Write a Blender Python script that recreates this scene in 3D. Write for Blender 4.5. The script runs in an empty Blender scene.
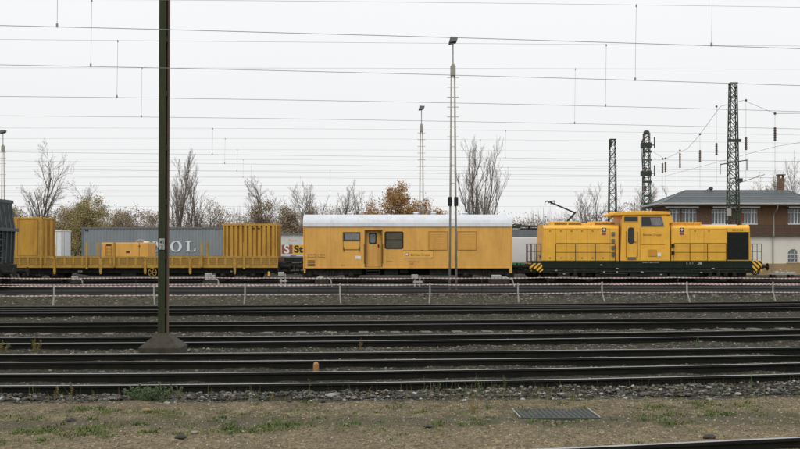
import bpy, math, random
import numpy as np
R = math.radians
rng = np.random.default_rng(7)
random.seed(7)
S = bpy.context.scene
COL = S.collection

# ------------------------------------------------------------------ camera, world, sun, exposure
EYE, F, Y0 = 2.07, 1089.0, 247.0      # eye height above the rails, focal length and horizon row in photo pixels
cd = bpy.data.cameras.new('camera'); cam = bpy.data.objects.new('camera', cd); COL.objects.link(cam)
cam.location = (0, 0, EYE); cam.rotation_euler = (R(90), 0, 0)
cd.sensor_width = 36; cd.lens = F/800*36; cd.shift_y = 22.5/800; cd.clip_start = .1; cd.clip_end = 4000
S.camera = cam
w = bpy.data.worlds.new('World'); S.world = w; w.use_nodes = True
nt = w.node_tree; nt.nodes.clear()
out = nt.nodes.new('ShaderNodeOutputWorld'); bg = nt.nodes.new('ShaderNodeBackground')
sky = nt.nodes.new('ShaderNodeTexSky'); sky.sky_type = 'NISHITA'; sky.sun_disc = False
sky.sun_elevation = R(48); sky.sun_rotation = R(205); sky.air_density = 1.5; sky.dust_density = 6; sky.ozone_density = 1
sc = nt.nodes.new('ShaderNodeVectorMath'); sc.operation = 'SCALE'; sc.inputs['Scale'].default_value = .06
nt.links.new(sky.outputs[0], sc.inputs[0])
tc = nt.nodes.new('ShaderNodeTexCoord'); sp = nt.nodes.new('ShaderNodeSeparateXYZ'); nt.links.new(tc.outputs['Generated'], sp.inputs[0])
cr = nt.nodes.new('ShaderNodeValToRGB'); nt.links.new(sp.outputs['Z'], cr.inputs[0])
e = cr.color_ramp.elements
e[0].position = 0; e[0].color = (.96, .96, .965, 1); e[1].position = 1; e[1].color = (1.3, 1.34, 1.4, 1)
m_ = e.new(.13); m_.color = (.975, .985, .995, 1)
nz = nt.nodes.new('ShaderNodeTexNoise'); nz.inputs['Scale'].default_value = 1.6; nz.inputs['Detail'].default_value = 3
nt.links.new(tc.outputs['Generated'], nz.inputs[0])
mr = nt.nodes.new('ShaderNodeMapRange'); mr.inputs[3].default_value = .96; mr.inputs[4].default_value = 1.05; nt.links.new(nz.outputs[0], mr.inputs[0])
s2 = nt.nodes.new('ShaderNodeVectorMath'); s2.operation = 'SCALE'; nt.links.new(cr.outputs[0], s2.inputs[0]); nt.links.new(mr.outputs[0], s2.inputs['Scale'])
mx = nt.nodes.new('ShaderNodeMix'); mx.data_type = 'RGBA'; mx.inputs[0].default_value = .9
nt.links.new(sc.outputs[0], mx.inputs[6]); nt.links.new(s2.outputs[0], mx.inputs[7])
nt.links.new(mx.outputs[2], bg.inputs[0]); bg.inputs[1].default_value = 1.0; nt.links.new(bg.outputs[0], out.inputs[0])
ld = bpy.data.lights.new('sun', 'SUN'); ld.energy = .9; ld.angle = R(35); ld.color = (1, .96, .9)
sun = bpy.data.objects.new('sun', ld); COL.objects.link(sun); sun.rotation_euler = (R(42), 0, R(-25))
S.view_settings.view_transform = 'Standard'; S.view_settings.look = 'None'
S.view_settings.exposure = 0; S.view_settings.gamma = 1; S.view_settings.use_curve_mapping = False

# ------------------------------------------------------------------ helpers
def px(x, d): return (x-400)/F*d
def pz(y, d): return EYE+(Y0-y)/F*d
def P(x, y, d): return (px(x, d), d, pz(y, d))
ORG = {}
def tag(o, label=None, cat=None, group=None, kind=None):
    for k, v in (('label', label), ('category', cat), ('group', group), ('kind', kind)):
        if v: o[k] = v
    return o
def thing(name, loc, label, cat, group=None, rz=0):
    o = bpy.data.objects.new(name, None); COL.objects.link(o); o.location = loc; o.empty_display_size = .3
    o.rotation_euler = (0, 0, rz); ORG[o.name] = loc
    return tag(o, label, cat, group)
class MB:
    def __init__(s): s.v = []; s.f = []; s.m = []
    def add(s, vs, fs, m=0):
        b = len(s.v); s.v += [tuple(q) for q in vs]; s.f += [tuple(b+i for i in q) for q in fs]; s.m += [m]*len(fs); return s
    def box(s, x0, x1, y0, y1, z0, z1, m=0):
        return s.add([(x0,y0,z0),(x1,y0,z0),(x1,y1,z0),(x0,y1,z0),(x0,y0,z1),(x1,y0,z1),(x1,y1,z1),(x0,y1,z1)],
                     [(0,3,2,1),(4,5,6,7),(0,1,5,4),(1,2,6,5),(2,3,7,6),(3,0,4,7)], m)
    def prism(s, poly, y0, y1, m=0):            # poly in (x, z), seen from -Y
        n = len(poly)
        a = sum(poly[i][0]*poly[(i+1) % n][1]-poly[(i+1) % n][0]*poly[i][1] for i in range(n))
        if a < 0: poly = poly[::-1]
        vs = [(x, y0, z) for x, z in poly]+[(x, y1, z) for x, z in poly]
        return s.add(vs, [tuple(range(n)), tuple(range(2*n-1, n-1, -1))]+[(i, n+i, n+(i+1) % n, (i+1) % n) for i in range(n)], m)
    def prismx(s, poly, x0, x1, m=0):           # poly in (y, z), extruded along X
        n = len(poly)
        a = sum(poly[i][0]*poly[(i+1) % n][1]-poly[(i+1) % n][0]*poly[i][1] for i in range(n))
        if a < 0: poly = poly[::-1]
        vs = [(x0, y, z) for y, z in poly]+[(x1, y, z) for y, z in poly]
        return s.add(vs, [tuple(range(n-1, -1, -1)), tuple(range(n, 2*n))]+[((i+1) % n, n+(i+1) % n, n+i, i) for i in range(n)], m)
    def cyl(s, p0, p1, r0, r1=None, n=8, m=0, caps=True):
        r1 = r0 if r1 is None else r1
        p0 = np.array(p0, float); p1 = np.array(p1, float); d = p1-p0; L = np.linalg.norm(d)
        if L < 1e-6: return s
        d /= L; a = np.array([0, 0, 1.]) if abs(d[2]) < .9 else np.array([1., 0, 0])
        u = np.cross(d, a); u /= np.linalg.norm(u); v = np.cross(d, u)
        vs = []
        for p, r in ((p0, r0), (p1, r1)):
            for i in range(n):
                t = 2*math.pi*(i+.5)/n; vs.append(tuple(p+r*(math.cos(t)*u+math.sin(t)*v)))
        fs = [(i, (i+1) % n, n+(i+1) % n, n+i) for i in range(n)]
        if caps: fs += [tuple(range(n-1, -1, -1)), tuple(range(n, 2*n))]
        return s.add(vs, fs, m)
    def tube(s, pts, r, n=6, m=0):
        for a, b in zip(pts[:-1], pts[1:]): s.cyl(a, b, r, n=n, m=m)
        return s
    def ball(s, c, r, m=0, n=10, sz=1):
        vs = []; fs = []; k = n//2
        for i in range(k+1):
            for j in range(n):
                a = math.pi*i/k; b = 2*math.pi*j/n
                vs.append((c[0]+r*math.sin(a)*math.cos(b), c[1]+r*math.sin(a)*math.sin(b), c[2]+r*sz*math.cos(a)))
        for i in range(k):
            for j in range(n): fs.append((i*n+j, (i+1)*n+j, (i+1)*n+(j+1) % n, i*n+(j+1) % n))
        return s.add(vs, fs, m)
    def build(s, name, mats, parent=None, base=None, bevel=0, smooth=False, label=None):
        if not isinstance(mats, (list, tuple)): mats = [mats]
        me = bpy.data.meshes.new(name)
        if parent is not None: o0 = ORG[parent.name]
        else:
            A = np.array(s.v); o0 = base if base is not None else (float(A[:,0].mean()), float(A[:,1].mean()), float(A[:,2].min()))
        A = np.array(s.v, float)-np.array(o0)
        me.from_pydata(A.tolist(), [], s.f); me.update()
        for q in mats: me.materials.append(q)
        if any(s.m): me.polygons.foreach_set('material_index', s.m)
        if smooth: me.polygons.foreach_set('use_smooth', [True]*len(me.polygons))
        o = bpy.data.objects.new(name, me); COL.objects.link(o)
        if parent is not None: o.parent = parent
        else: o.location = o0
        ORG[o.name] = o0
        if bevel:
            b = o.modifiers.new('bevel', 'BEVEL'); b.width = bevel; b.segments = 2; b.limit_method = 'ANGLE'; b.angle_limit = R(40)
        if label: o['label'] = label
        return o
def big(name, V, FI, mats, smooth=False, mi=None, base=(0, 0, 0), parent=None):   # fast numpy mesh; FI is (n, k)
    V = np.asarray(V, float)-np.array(base if parent is None else ORG[parent.name]); k = FI.shape[1]; n = len(FI)
    me = bpy.data.meshes.new(name)
    me.vertices.add(len(V)); me.vertices.foreach_set('co', V.ravel().astype('f4'))
    me.loops.add(n*k); me.loops.foreach_set('vertex_index', FI.ravel().astype('i4'))
    me.polygons.add(n); me.polygons.foreach_set('loop_start', np.arange(0, n*k, k, dtype='i4'))
    me.polygons.foreach_set('loop_total', np.full(n, k, dtype='i4'))
    for q in (mats if isinstance(mats, (list, tuple)) else [mats]): me.materials.append(q)
    if mi is not None: me.polygons.foreach_set('material_index', mi)
    if smooth: me.polygons.foreach_set('use_smooth', np.ones(n, bool))
    me.update(); me.validate()
    o = bpy.data.objects.new(name, me); COL.objects.link(o)
    if parent is not None: o.parent = parent
    else: o.location = base
    ORG[o.name] = base if parent is None else ORG[parent.name]
    return o
def copy_tree(o, parent=None):
    c = o.copy(); COL.objects.link(c)
    if parent is not None: c.parent = parent
    for ch in list(o.children): copy_tree(ch, c)
    return c

def mat(name, c, c2=None, rough=.6, metal=0, scale=3, detail=6, bump=0, bscale=40, dirt=None, dscale=1.2, damt=.5, spec=.5, stretch=None, coat=0, streak=None, samt=.35):
    m = bpy.data.materials.new(name); m.use_nodes = True; t = m.node_tree; b = t.nodes['Principled BSDF']
    N = t.nodes.new; L = t.links.new
    b.inputs['Roughness'].default_value = rough; b.inputs['Metallic'].default_value = metal; b.inputs['Specular IOR Level'].default_value = spec
    if coat: b.inputs['Coat Weight'].default_value = coat
    co = N('ShaderNodeTexCoord'); src = co.outputs['Object']
    if stretch:
        mp = N('ShaderNodeMapping'); mp.inputs['Scale'].default_value = stretch; L(src, mp.inputs[0]); src = mp.outputs[0]
    c = (*c, 1); last = None
    if c2:
        n = N('ShaderNodeTexNoise'); n.inputs['Scale'].default_value = scale; n.inputs['Detail'].default_value = detail; n.inputs['Roughness'].default_value = .65; L(src, n.inputs[0])
        r = N('ShaderNodeMapRange'); r.inputs[1].default_value = .35; r.inputs[2].default_value = .65; L(n.outputs[0], r.inputs[0])
        x = N('ShaderNodeMix'); x.data_type = 'RGBA'; L(r.outputs[0], x.inputs[0]); x.inputs[6].default_value = c; x.inputs[7].default_value = (*c2, 1); last = x.outputs[2]
    if dirt:
        n = N('ShaderNodeTexNoise'); n.inputs['Scale'].default_value = dscale; n.inputs['Detail'].default_value = 10; n.inputs['Roughness'].default_value = .75; L(src, n.inputs[0])
        r = N('ShaderNodeMapRange'); r.inputs[1].default_value = .5; r.inputs[2].default_value = .75; r.inputs[4].default_value = damt; L(n.outputs[0], r.inputs[0])
        x = N('ShaderNodeMix'); x.data_type = 'RGBA'; L(r.outputs[0], x.inputs[0])
        if last: L(last, x.inputs[6])
        else: x.inputs[6].default_value = c
        x.inputs[7].default_value = (*dirt, 1); last = x.outputs[2]
    if streak:
        mp = N('ShaderNodeMapping'); mp.inputs['Scale'].default_value = (5, 5, .3); L(co.outputs['Object'], mp.inputs[0])
        n = N('ShaderNodeTexNoise'); n.inputs['Scale'].default_value = 1; n.inputs['Detail'].default_value = 8; n.inputs['Roughness'].default_value = .7; L(mp.outputs[0], n.inputs[0])
        r = N('ShaderNodeMapRange'); r.inputs[1].default_value = .5; r.inputs[2].default_value = .72; r.inputs[4].default_value = samt; L(n.outputs[0], r.inputs[0])
        x = N('ShaderNodeMix'); x.data_type = 'RGBA'; L(r.outputs[0], x.inputs[0])
        if last: L(last, x.inputs[6])
        else: x.inputs[6].default_value = c
        x.inputs[7].default_value = (*streak, 1); last = x.outputs[2]
    if last: L(last, b.inputs['Base Color'])
    else: b.inputs['Base Color'].default_value = c
    if bump:
        n = N('ShaderNodeTexNoise'); n.inputs['Scale'].default_value = bscale; n.inputs['Detail'].default_value = 4; L(src, n.inputs[0])
        bp = N('ShaderNodeBump'); bp.inputs['Strength'].default_value = bump; bp.inputs['Distance'].default_value = .02; L(n.outputs[0], bp.inputs['Height']); L(bp.outputs[0], b.inputs['Normal'])
    return m
def island_mat(name, cols, rough=.85, transl=0, noise=None):
    m = bpy.data.materials.new(name); m.use_nodes = True; t = m.node_tree; b = t.nodes['Principled BSDF']; b.inputs['Roughness'].default_value = rough
    b.inputs['Specular IOR Level'].default_value = .25
    g = t.nodes.new('ShaderNodeNewGeometry'); r = t.nodes.new('ShaderNodeValToRGB'); r.color_ramp.interpolation = 'LINEAR'
    t.links.new(g.outputs['Random Per Island'], r.inputs[0]); E = r.color_ramp.elements
    E[0].position = 0; E[0].color = (*cols[0], 1); E[1].position = 1; E[1].color = (*cols[-1], 1)
    for i, q in enumerate(cols[1:-1]): E.new((i+1)/(len(cols)-1)).color = (*q, 1)
    t.links.new(r.outputs[0], b.inputs['Base Color'])
    if noise:
        n = t.nodes.new('ShaderNodeTexNoise'); n.inputs['Scale'].default_value = noise; co = t.nodes.new('ShaderNodeTexCoord'); t.links.new(co.outputs['Object'], n.inputs[0])
        bp = t.nodes.new('ShaderNodeBump'); bp.inputs['Strength'].default_value = .5; bp.inputs['Distance'].default_value = .01
        t.links.new(n.outputs[0], bp.inputs['Height']); t.links.new(bp.outputs[0], b.inputs['Normal'])
    return m

M = {}
M['loco'] = mat('loco_yellow', (.87,.47,.045), (.81,.425,.038), .45, scale=1.5, dirt=(.45,.22,.04), dscale=1.6, damt=.4, coat=.1, streak=(.42,.2,.04), samt=.3, bump=.15, bscale=1.3)
M['wagon'] = mat('wagon_yellow', (.76,.41,.085), (.68,.36,.07), .6, scale=1.2, dirt=(.42,.2,.05), dscale=.9, damt=.6, stretch=(1, 1, .5), streak=(.35,.17,.05), samt=.4, bump=.25, bscale=1.1)
M['flat'] = mat('flat_wagon_yellow', (.5,.30,.045), (.38,.215,.035), .7, scale=2, dirt=(.16,.08,.025), dscale=2.5, damt=.7, streak=(.18,.09,.03), samt=.5)
M['cont'] = mat('container_yellow', (.56,.31,.035), (.45,.235,.028), .65, scale=1.5, dirt=(.2,.09,.02), dscale=1.8, damt=.6, stretch=(1, 1, .4), streak=(.2,.09,.025), samt=.5)
M['roof'] = mat('white_roof', (.66,.68,.70), (.58,.60,.63), .5, scale=.8, dirt=(.36,.35,.33), dscale=1.5, damt=.45, streak=(.38,.37,.35), samt=.4)
M['black'] = mat('underframe_black', (.012,.015,.014), (.024,.024,.02), .7, scale=4, dirt=(.1,.08,.05), dscale=5, damt=.5, spec=.15)
M['dkgreen'] = mat('dark_green_paint', (.009,.017,.013), (.017,.023,.017), .55, scale=3, dirt=(.06,.05,.03), dscale=4, damt=.4, spec=.15)
M['bogie'] = mat('dusty_bogie', (.05,.045,.036), (.025,.023,.02), .85, scale=6, dirt=(.16,.14,.1), dscale=5, damt=.6, spec=.15)
M['pale'] = mat('pale_weathered_metal', (.42,.41,.37), (.3,.29,.26), .7, scale=8, dirt=(.12,.1,.08), dscale=6, damt=.5)
M['wheel'] = mat('wheel_steel', (.03,.027,.022), (.06,.05,.04), .6, metal=.4, scale=8, spec=.15)
M['glass'] = mat('dark_glass', (.02,.022,.022), rough=.12, spec=.45)
M['glassp'] = mat('pale_window_glass', (.16,.19,.2), (.08,.1,.11), .12, scale=1.5, spec=.7)
M['rubber'] = mat('black_rubber', (.025,.025,.025), rough=.7, spec=.15)
M['curtain'] = mat('curtain_grey', (.28,.28,.27), (.12,.12,.12), .9, scale=6, stretch=(5, 1, .3))
M['white'] = mat('white_paint', (.78,.78,.77), (.7,.7,.68), .5, scale=4)
M['offwhite'] = mat('letter_white', (.7,.72,.73), rough=.6)
M['greycont'] = mat('container_grey_blue', (.195,.225,.24), (.23,.26,.272), .6, scale=1.4, dirt=(.3,.3,.29), dscale=1.3, damt=.4, stretch=(1, 1, .4), streak=(.2,.14,.1), samt=.4)
M['contdark'] = mat('container_frame_grey', (.1,.12,.13), (.16,.17,.18), .6)
M['hopdark'] = mat('hopper_rib_grey', (.045,.06,.066), (.07,.085,.09), .6)
M['tank'] = mat('tank_white', (.66,.64,.6), (.58,.56,.52), .5, scale=1.3, dirt=(.35,.31,.26), dscale=1.5, damt=.5)
M['red'] = mat('logo_red', (.3,.08,.045), rough=.6)
M['logoyel'] = mat('logo_yellow', (.8,.42,.02), rough=.6)
M['ink'] = mat('lettering_black', (.03,.028,.02), rough=.7)
M['brownink'] = mat('lettering_brown', (.17,.09,.02), rough=.7)
M['mast'] = mat('mast_green', (.028,.05,.034), (.045,.06,.04), .65, scale=5, dirt=(.12,.08,.04), dscale=3, damt=.55, spec=.15)
M['poleolive'] = mat('pole_olive', (.026,.036,.017), (.038,.044,.021), .7, scale=2, dirt=(.1,.07,.04), dscale=2.5, damt=.55, stretch=(3, 3, .5), spec=.15)
M['polebrown'] = mat('pole_rust', (.13,.075,.05), (.09,.06,.04), .8, scale=6)
M['lamp'] = mat('galvanised', (.36,.34,.29), (.28,.26,.21), .6, scale=5)
M['lampd'] = mat('lamp_housing', (.14,.17,.16), (.09,.11,.11), .5, scale=5)
M['concrete'] = mat('concrete', (.055,.044,.027), (.024,.021,.014), .9, scale=7, bump=.4, bscale=60, dirt=(.05,.05,.03), dscale=3, damt=.7)
M['sleeper'] = mat('concrete_sleeper', (.17,.16,.135), (.09,.085,.07), .9, scale=9, bump=.3, dirt=(.09,.08,.06), dscale=5, damt=.6)
M['railtop'] = mat('rail_running_surface', (.42,.42,.43), (.3,.29,.29), .38, metal=.75, scale=2, stretch=(.3, 5, 5))
M['railside'] = mat('rail_side_rust', (.008,.009,.007), (.016,.0145,.011), .85, scale=5, dirt=(.008,.012,.008), dscale=2, damt=.6, spec=.15)
M['railgrey'] = mat('rail_side_sky_tint', (.042,.043,.04), (.02,.021,.019), .6, metal=.1, scale=1.2, stretch=(.3, 2, 2))  # greyer copy of the rail side, sky light put into its colour
M['railtopd'] = mat('rail_top_dull', (.3,.29,.27), (.18,.17,.155), .5, metal=.5, scale=2, stretch=(.3, 5, 5))
M['wire'] = mat('wire_copper_dark', (.27,.27,.27), rough=.8)
M['arm'] = mat('arm_dark', (.05,.05,.05), rough=.6)
M['insul'] = mat('insulator_brown', (.09,.05,.035), rough=.35)
M['loc_white'] = mat('engine_white', (.72,.74,.75), (.66,.68,.7), .45, scale=1)
M['loc_green'] = mat('engine_green', (.02,.3,.07), rough=.5)
M['loc_grey'] = mat('engine_roof_grey', (.05,.06,.07), (.085,.095,.105), .6, scale=1.5, dirt=(.14,.13,.12), dscale=2, damt=.5)
M['slate'] = mat('roof_slate', (.085,.098,.105), (.115,.125,.13), .6, scale=.5, dirt=(.13,.15,.16), dscale=3, damt=.4)
M['cream'] = mat('cream_render', (.74,.71,.62), (.68,.65,.56), .85, scale=.7, dirt=(.42,.37,.28), dscale=1.1, damt=.4, stretch=(1, 1, .5))
M['base'] = mat('brown_render', (.36,.25,.12), (.3,.2,.1), .85, scale=1, dirt=(.16,.12,.07), dscale=1.2, damt=.4)
M['grass'] = island_mat('grass_blades', [(.035,.065,.015),(.07,.125,.025),(.11,.16,.035),(.18,.17,.06)])
M['dry'] = island_mat('dry_stems', [(.16,.12,.04),(.25,.18,.06),(.1,.09,.03)])
M['weed'] = island_mat('weed_leaves', [(.05,.085,.04),(.08,.125,.06),(.12,.16,.085),(.12,.14,.055)])
M['stone'] = island_mat('ballast_stone', [(.022,.023,.021),(.06,.058,.05),(.12,.11,.088),(.035,.033,.027),(.19,.17,.14),(.05,.052,.048),(.11,.078,.048),(.028,.029,.026),(.36,.35,.32),(.045,.042,.036),(.08,.07,.052),(.04,.043,.037),(.025,.024,.02)], noise=40)
M['stoned'] = island_mat('ballast_stone_dirty', [(.022,.023,.016),(.052,.048,.033),(.095,.085,.06),(.035,.033,.023),(.14,.122,.09),(.045,.043,.03),(.25,.23,.19),(.03,.03,.02)], noise=40)
M['pebble'] = island_mat('pebbles', [(.1,.08,.05),(.24,.19,.12),(.34,.27,.17),(.14,.112,.07),(.42,.36,.26),(.2,.16,.1),(.07,.065,.055)])
M['bark'] = mat('bark', (.11,.09,.07), (.16,.135,.11), .9, scale=2)
M['barkl'] = mat('bark_pale', (.16,.13,.095), (.2,.165,.12), .9, scale=2)
M['twig'] = mat('twigs', (.25,.215,.18), (.31,.27,.23), .9, scale=.4)  # twig colour lightened to stand in for distance haze
M['leafb'] = island_mat('russet_leaves', [(.36,.19,.07),(.46,.28,.1),(.28,.15,.06),(.5,.34,.14)])  # leaf colours from here down lifted paler in place of haze
M['leafo'] = island_mat('olive_leaves', [(.26,.22,.1),(.36,.3,.13),(.4,.31,.13),(.22,.19,.1)])
M['leafd'] = island_mat('brown_leaves', [(.24,.19,.13),(.31,.25,.17),(.36,.27,.17),(.22,.18,.13)])
M['leafy'] = island_mat('yellow_leaves', [(.3,.22,.08),(.38,.28,.1),(.22,.16,.07)])
M['wood'] = island_mat('far_wood_leaves', [(.21,.18,.14),(.27,.235,.185),(.24,.18,.12),(.32,.26,.19)])

def stripes(name, c1, c2, w, ang):
    m = bpy.data.materials.new(name); m.use_nodes = True; t = m.node_tree; b = t.nodes['Principled BSDF']; b.inputs['Roughness'].default_value = .6
    co = t.nodes.new('ShaderNodeTexCoord'); mp = t.nodes.new('ShaderNodeMapping'); mp.inputs['Rotation'].default_value = (0, ang, 0); t.links.new(co.outputs['Object'], mp.inputs[0])
    s = t.nodes.new('ShaderNodeSeparateXYZ'); t.links.new(mp.outputs[0], s.inputs[0])
    a = t.nodes.new('ShaderNodeMath'); a.operation = 'MULTIPLY'; a.inputs[1].default_value = 1/w; t.links.new(s.outputs[0], a.inputs[0])
    f = t.nodes.new('ShaderNodeMath'); f.operation = 'FRACT'; t.links.new(a.outputs[0], f.inputs[0])
    g = t.nodes.new('ShaderNodeMath'); g.operation = 'GREATER_THAN'; g.inputs[1].default_value = .5; t.links.new(f.outputs[0], g.inputs[0])
    x = t.nodes.new('ShaderNodeMix'); x.data_type = 'RGBA'; t.links.new(g.outputs[0], x.inputs[0]); x.inputs[6].default_value = (*c1, 1); x.inputs[7].default_value = (*c2, 1)
    t.links.new(x.outputs[2], b.inputs['Base Color']); return m
M['hazl'] = stripes('hazard_left', (.85,.45,.02), (.02,.02,.02), .2, R(-45))
M['hazr'] = stripes('hazard_right', (.85,.45,.02), (.02,.02,.02), .2, R(45))
M['tape'] = stripes('red_white_tape', (.6,.56,.53), (.4,.23,.2), .17, 0)

def plank_mat(name, c1, c2, w, axis=0):
    m = mat(name, c1, c2, .8, scale=2.2, stretch=(6, 6, .4)); t = m.node_tree; b = t.nodes['Principled BSDF']
    co = t.nodes.new('ShaderNodeTexCoord'); s = t.nodes.new('ShaderNodeSeparateXYZ'); t.links.new(co.outputs['Object'], s.inputs[0])
    a = t.nodes.new('ShaderNodeMath'); a.operation = 'MULTIPLY'; a.inputs[1].default_value = 1/w; t.links.new(s.outputs[axis], a.inputs[0])
    f = t.nodes.new('ShaderNodeMath'); f.operation = 'FRACT'; t.links.new(a.outputs[0], f.inputs[0])
    g = t.nodes.new('ShaderNodeMath'); g.operation = 'GREATER_THAN'; g.inputs[1].default_value = .12; t.links.new(f.outputs[0], g.inputs[0])
    bp = t.nodes.new('ShaderNodeBump'); bp.inputs['Strength'].default_value = .8; bp.inputs['Distance'].default_value = .03
    t.links.new(g.outputs[0], bp.inputs['Height']); t.links.new(bp.outputs[0], b.inputs['Normal']); return m
M['plank'] = plank_mat('brown_boarding', (.13,.068,.036), (.18,.10,.05), .16)
M['shingle'] = plank_mat('dark_shingle', (.085,.05,.032), (.12,.07,.045), .22, 2)
def brick_mat():
    m = bpy.data.materials.new('brown_brick'); m.use_nodes = True; t = m.node_tree; b = t.nodes['Principled BSDF']; b.inputs['Roughness'].default_value = .9
    co = t.nodes.new('ShaderNodeTexCoord'); mp = t.nodes.new('ShaderNodeMapping'); mp.inputs['Rotation'].default_value = (R(90), 0, 0); t.links.new(co.outputs['Object'], mp.inputs[0])
    k = t.nodes.new('ShaderNodeTexBrick'); t.links.new(mp.outputs[0], k.inputs[0]); k.inputs['Scale'].default_value = 2
    k.inputs['Color1'].default_value = (.17,.085,.05,1); k.inputs['Color2'].default_value = (.11,.055,.035,1); k.inputs['Mortar'].default_value = (.2,.16,.12,1); k.inputs['Mortar Size'].default_value = .02
    t.links.new(k.outputs[0], b.inputs['Base Color']); return m
M['brick'] = brick_mat()

def text(s, size, x, y, z, m, parent, name='lettering', align='LEFT', wide=1.0, bold=0):
    c = bpy.data.curves.new('t', 'FONT'); c.body = s; c.size = size; c.extrude = .003; c.align_x = align; c.offset = bold
    o = bpy.data.objects.new('t', c); COL.objects.link(o); bpy.context.view_layer.update()
    me = bpy.data.meshes.new_from_object(o.evaluated_get(bpy.context.evaluated_depsgraph_get()))
    bpy.data.objects.remove(o); bpy.data.curves.remove(c)
    g = np.array(ORG[parent.name])
    for v in me.vertices:
        a, b, d = v.co; v.co = (x+a*wide-g[0], y-.004-d-g[1], z+b-g[2])
    me.name = name; me.materials.clear(); me.materials.append(m)
    q = bpy.data.objects.new(name, me); COL.objects.link(q); q.parent = parent; ORG[q.name] = tuple(g); return q

# ------------------------------------------------------------------ ground
def vn(x, y, s, seed):                    # smooth value noise, vectorised
    r = np.random.default_rng(seed).random((64, 64))
    u = x/s; v = y/s; i = np.floor(u).astype(int); j = np.floor(v).astype(int); fu = u-i; fv = v-j
    fu = fu*fu*(3-2*fu); fv = fv*fv*(3-2*fv)
    a = r[i % 64, j % 64]; b = r[(i+1) % 64, j % 64]; c = r[i % 64, (j+1) % 64]; d = r[(i+1) % 64, (j+1) % 64]
    return (a*(1-fu)+b*fu)*(1-fv)+(c*(1-fu)+d*fu)*fv
NEAR = lambda X: 11.74+.245*(X-4.04)      # centre line of the rail across the bottom right corner
def shoulder(X): return 15.3+.045*X       # where the sandy path meets the ballast
def gz(x, y):
    x = np.asarray(x, float); y = np.asarray(y, float)
    t = np.clip((y-shoulder(x)+.3)/.9, 0, 1); t = t*t*(3-2*t)
    z = -.075*(1-t)-.135*t
    z = z+(vn(x, y, .9, 1)-.5)*.04+(vn(x, y, .31, 2)-.5)*.03+(vn(x, y, .13, 3)-.5)*.016
    t4 = np.clip((y-26.6)/.6, 0, 1)*np.clip((32.5-y)/.6, 0, 1); z = z-.045*t4
    t2 = np.clip((y-46)/3, 0, 1); z = z-.05*t2
    n = np.clip((NEAR(x)+.3-y)/.5, 0, 1); z = z-.06*n       # the bed of the nearest track lies lower
    t3 = np.clip((y-39)/1.5, 0, 1)*np.clip((46-y)/1.5, 0, 1); z = z+.07*t3*vn(x, y, 2.5, 5)
    far = np.clip((y-60)/20, 0, 1); return z*(1-far)+(-.2)*far
xs = np.concatenate([np.linspace(-1500, -70, 12), np.linspace(-60, -16, 60), np.arange(-15.8, -7, .16), np.arange(-7, 7.9, .07), np.arange(8, 15.9, .16), np.linspace(16, 60, 60), np.linspace(70, 1500, 12)])
ys = np.concatenate([np.linspace(-60, 5, 6), np.arange(6, 9, .5), np.arange(9, 17, .06), np.arange(17, 26, .12), np.arange(26, 48, .22), np.linspace(48.5, 110, 60), np.geomspace(115, 2500, 20)])
X, Y = np.meshgrid(xs, ys); Z = gz(X, Y); V = np.stack([X, Y, Z], -1).reshape(-1, 3)
nx, ny = len(xs), len(ys); I = (np.arange(ny-1)[:, None]*nx+np.arange(nx-1)[None]).ravel()
g = bpy.data.materials.new('ground'); g.use_nodes = True; t = g.node_tree; b = t.nodes['Principled BSDF']; b.inputs['Roughness'].default_value = .95; b.inputs['Specular IOR Level'].default_value = .15
N = t.nodes.new; L = t.links.new
co = N('ShaderNodeTexCoord'); sep = N('ShaderNodeSeparateXYZ'); L(co.outputs['Object'], sep.inputs[0])
def noise(s, d=6, r=.6, st=None, ty='noise'):
    src = co.outputs['Object']
    if st: mp = N('ShaderNodeMapping'); mp.inputs['Scale'].default_value = st; L(src, mp.inputs[0]); src = mp.outputs[0]
    if ty == 'vor': n = N('ShaderNodeTexVoronoi'); n.inputs['Scale'].default_value = s; L(src, n.inputs[0]); return n
    n = N('ShaderNodeTexNoise'); n.inputs['Scale'].default_value = s; n.inputs['Detail'].default_value = d; n.inputs['Roughness'].default_value = r; L(src, n.inputs[0]); return n.outputs[0]
def rng_(v, a, b_, c=0, d=1):
    r = N('ShaderNodeMapRange'); r.inputs[1].default_value = a; r.inputs[2].default_value = b_; r.inputs[3].default_value = c; r.inputs[4].default_value = d; L(v, r.inputs[0]); return r.outputs[0]
def mixc(f, a, c):
    x = N('ShaderNodeMix'); x.data_type = 'RGBA'
    if isinstance(f, float): x.inputs[0].default_value = f
    else: L(f, x.inputs[0])
    for k, q in ((6, a), (7, c)):
        if isinstance(q, tuple): x.inputs[k].default_value = (*q, 1)
        else: L(q, x.inputs[k])
    return x.outputs[2]
def ma(op, a, c):
    x = N('ShaderNodeMath'); x.operation = op
    for k, q in ((0, a), (1, c)):
        if isinstance(q, (int, float)): x.inputs[k].default_value = q
        else: L(q, x.inputs[k])
    return x.outputs[0]
v1 = noise(55, ty='vor'); v2 = noise(22, ty='vor')
g3 = N('ShaderNodeTexVoronoi'); g3.inputs['Scale'].default_value = 34; gm = N('ShaderNodeMapping'); gm.inputs['Scale'].default_value = (1, .42, 1); L(co.outputs['Object'], gm.inputs[0]); L(gm.outputs[0], g3.inputs[0]); g4 = N('ShaderNodeSeparateColor'); L(g3.outputs['Color'], g4.inputs[0])
g5 = N('ShaderNodeTexVoronoi'); g5.inputs['Scale'].default_value = 85; L(gm.outputs[0], g5.inputs[0]); g6 = N('ShaderNodeSeparateColor'); L(g5.outputs['Color'], g6.inputs[0])
sand = mixc(g6.outputs[0], (.13,.10,.055), (.34,.265,.155))
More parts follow.
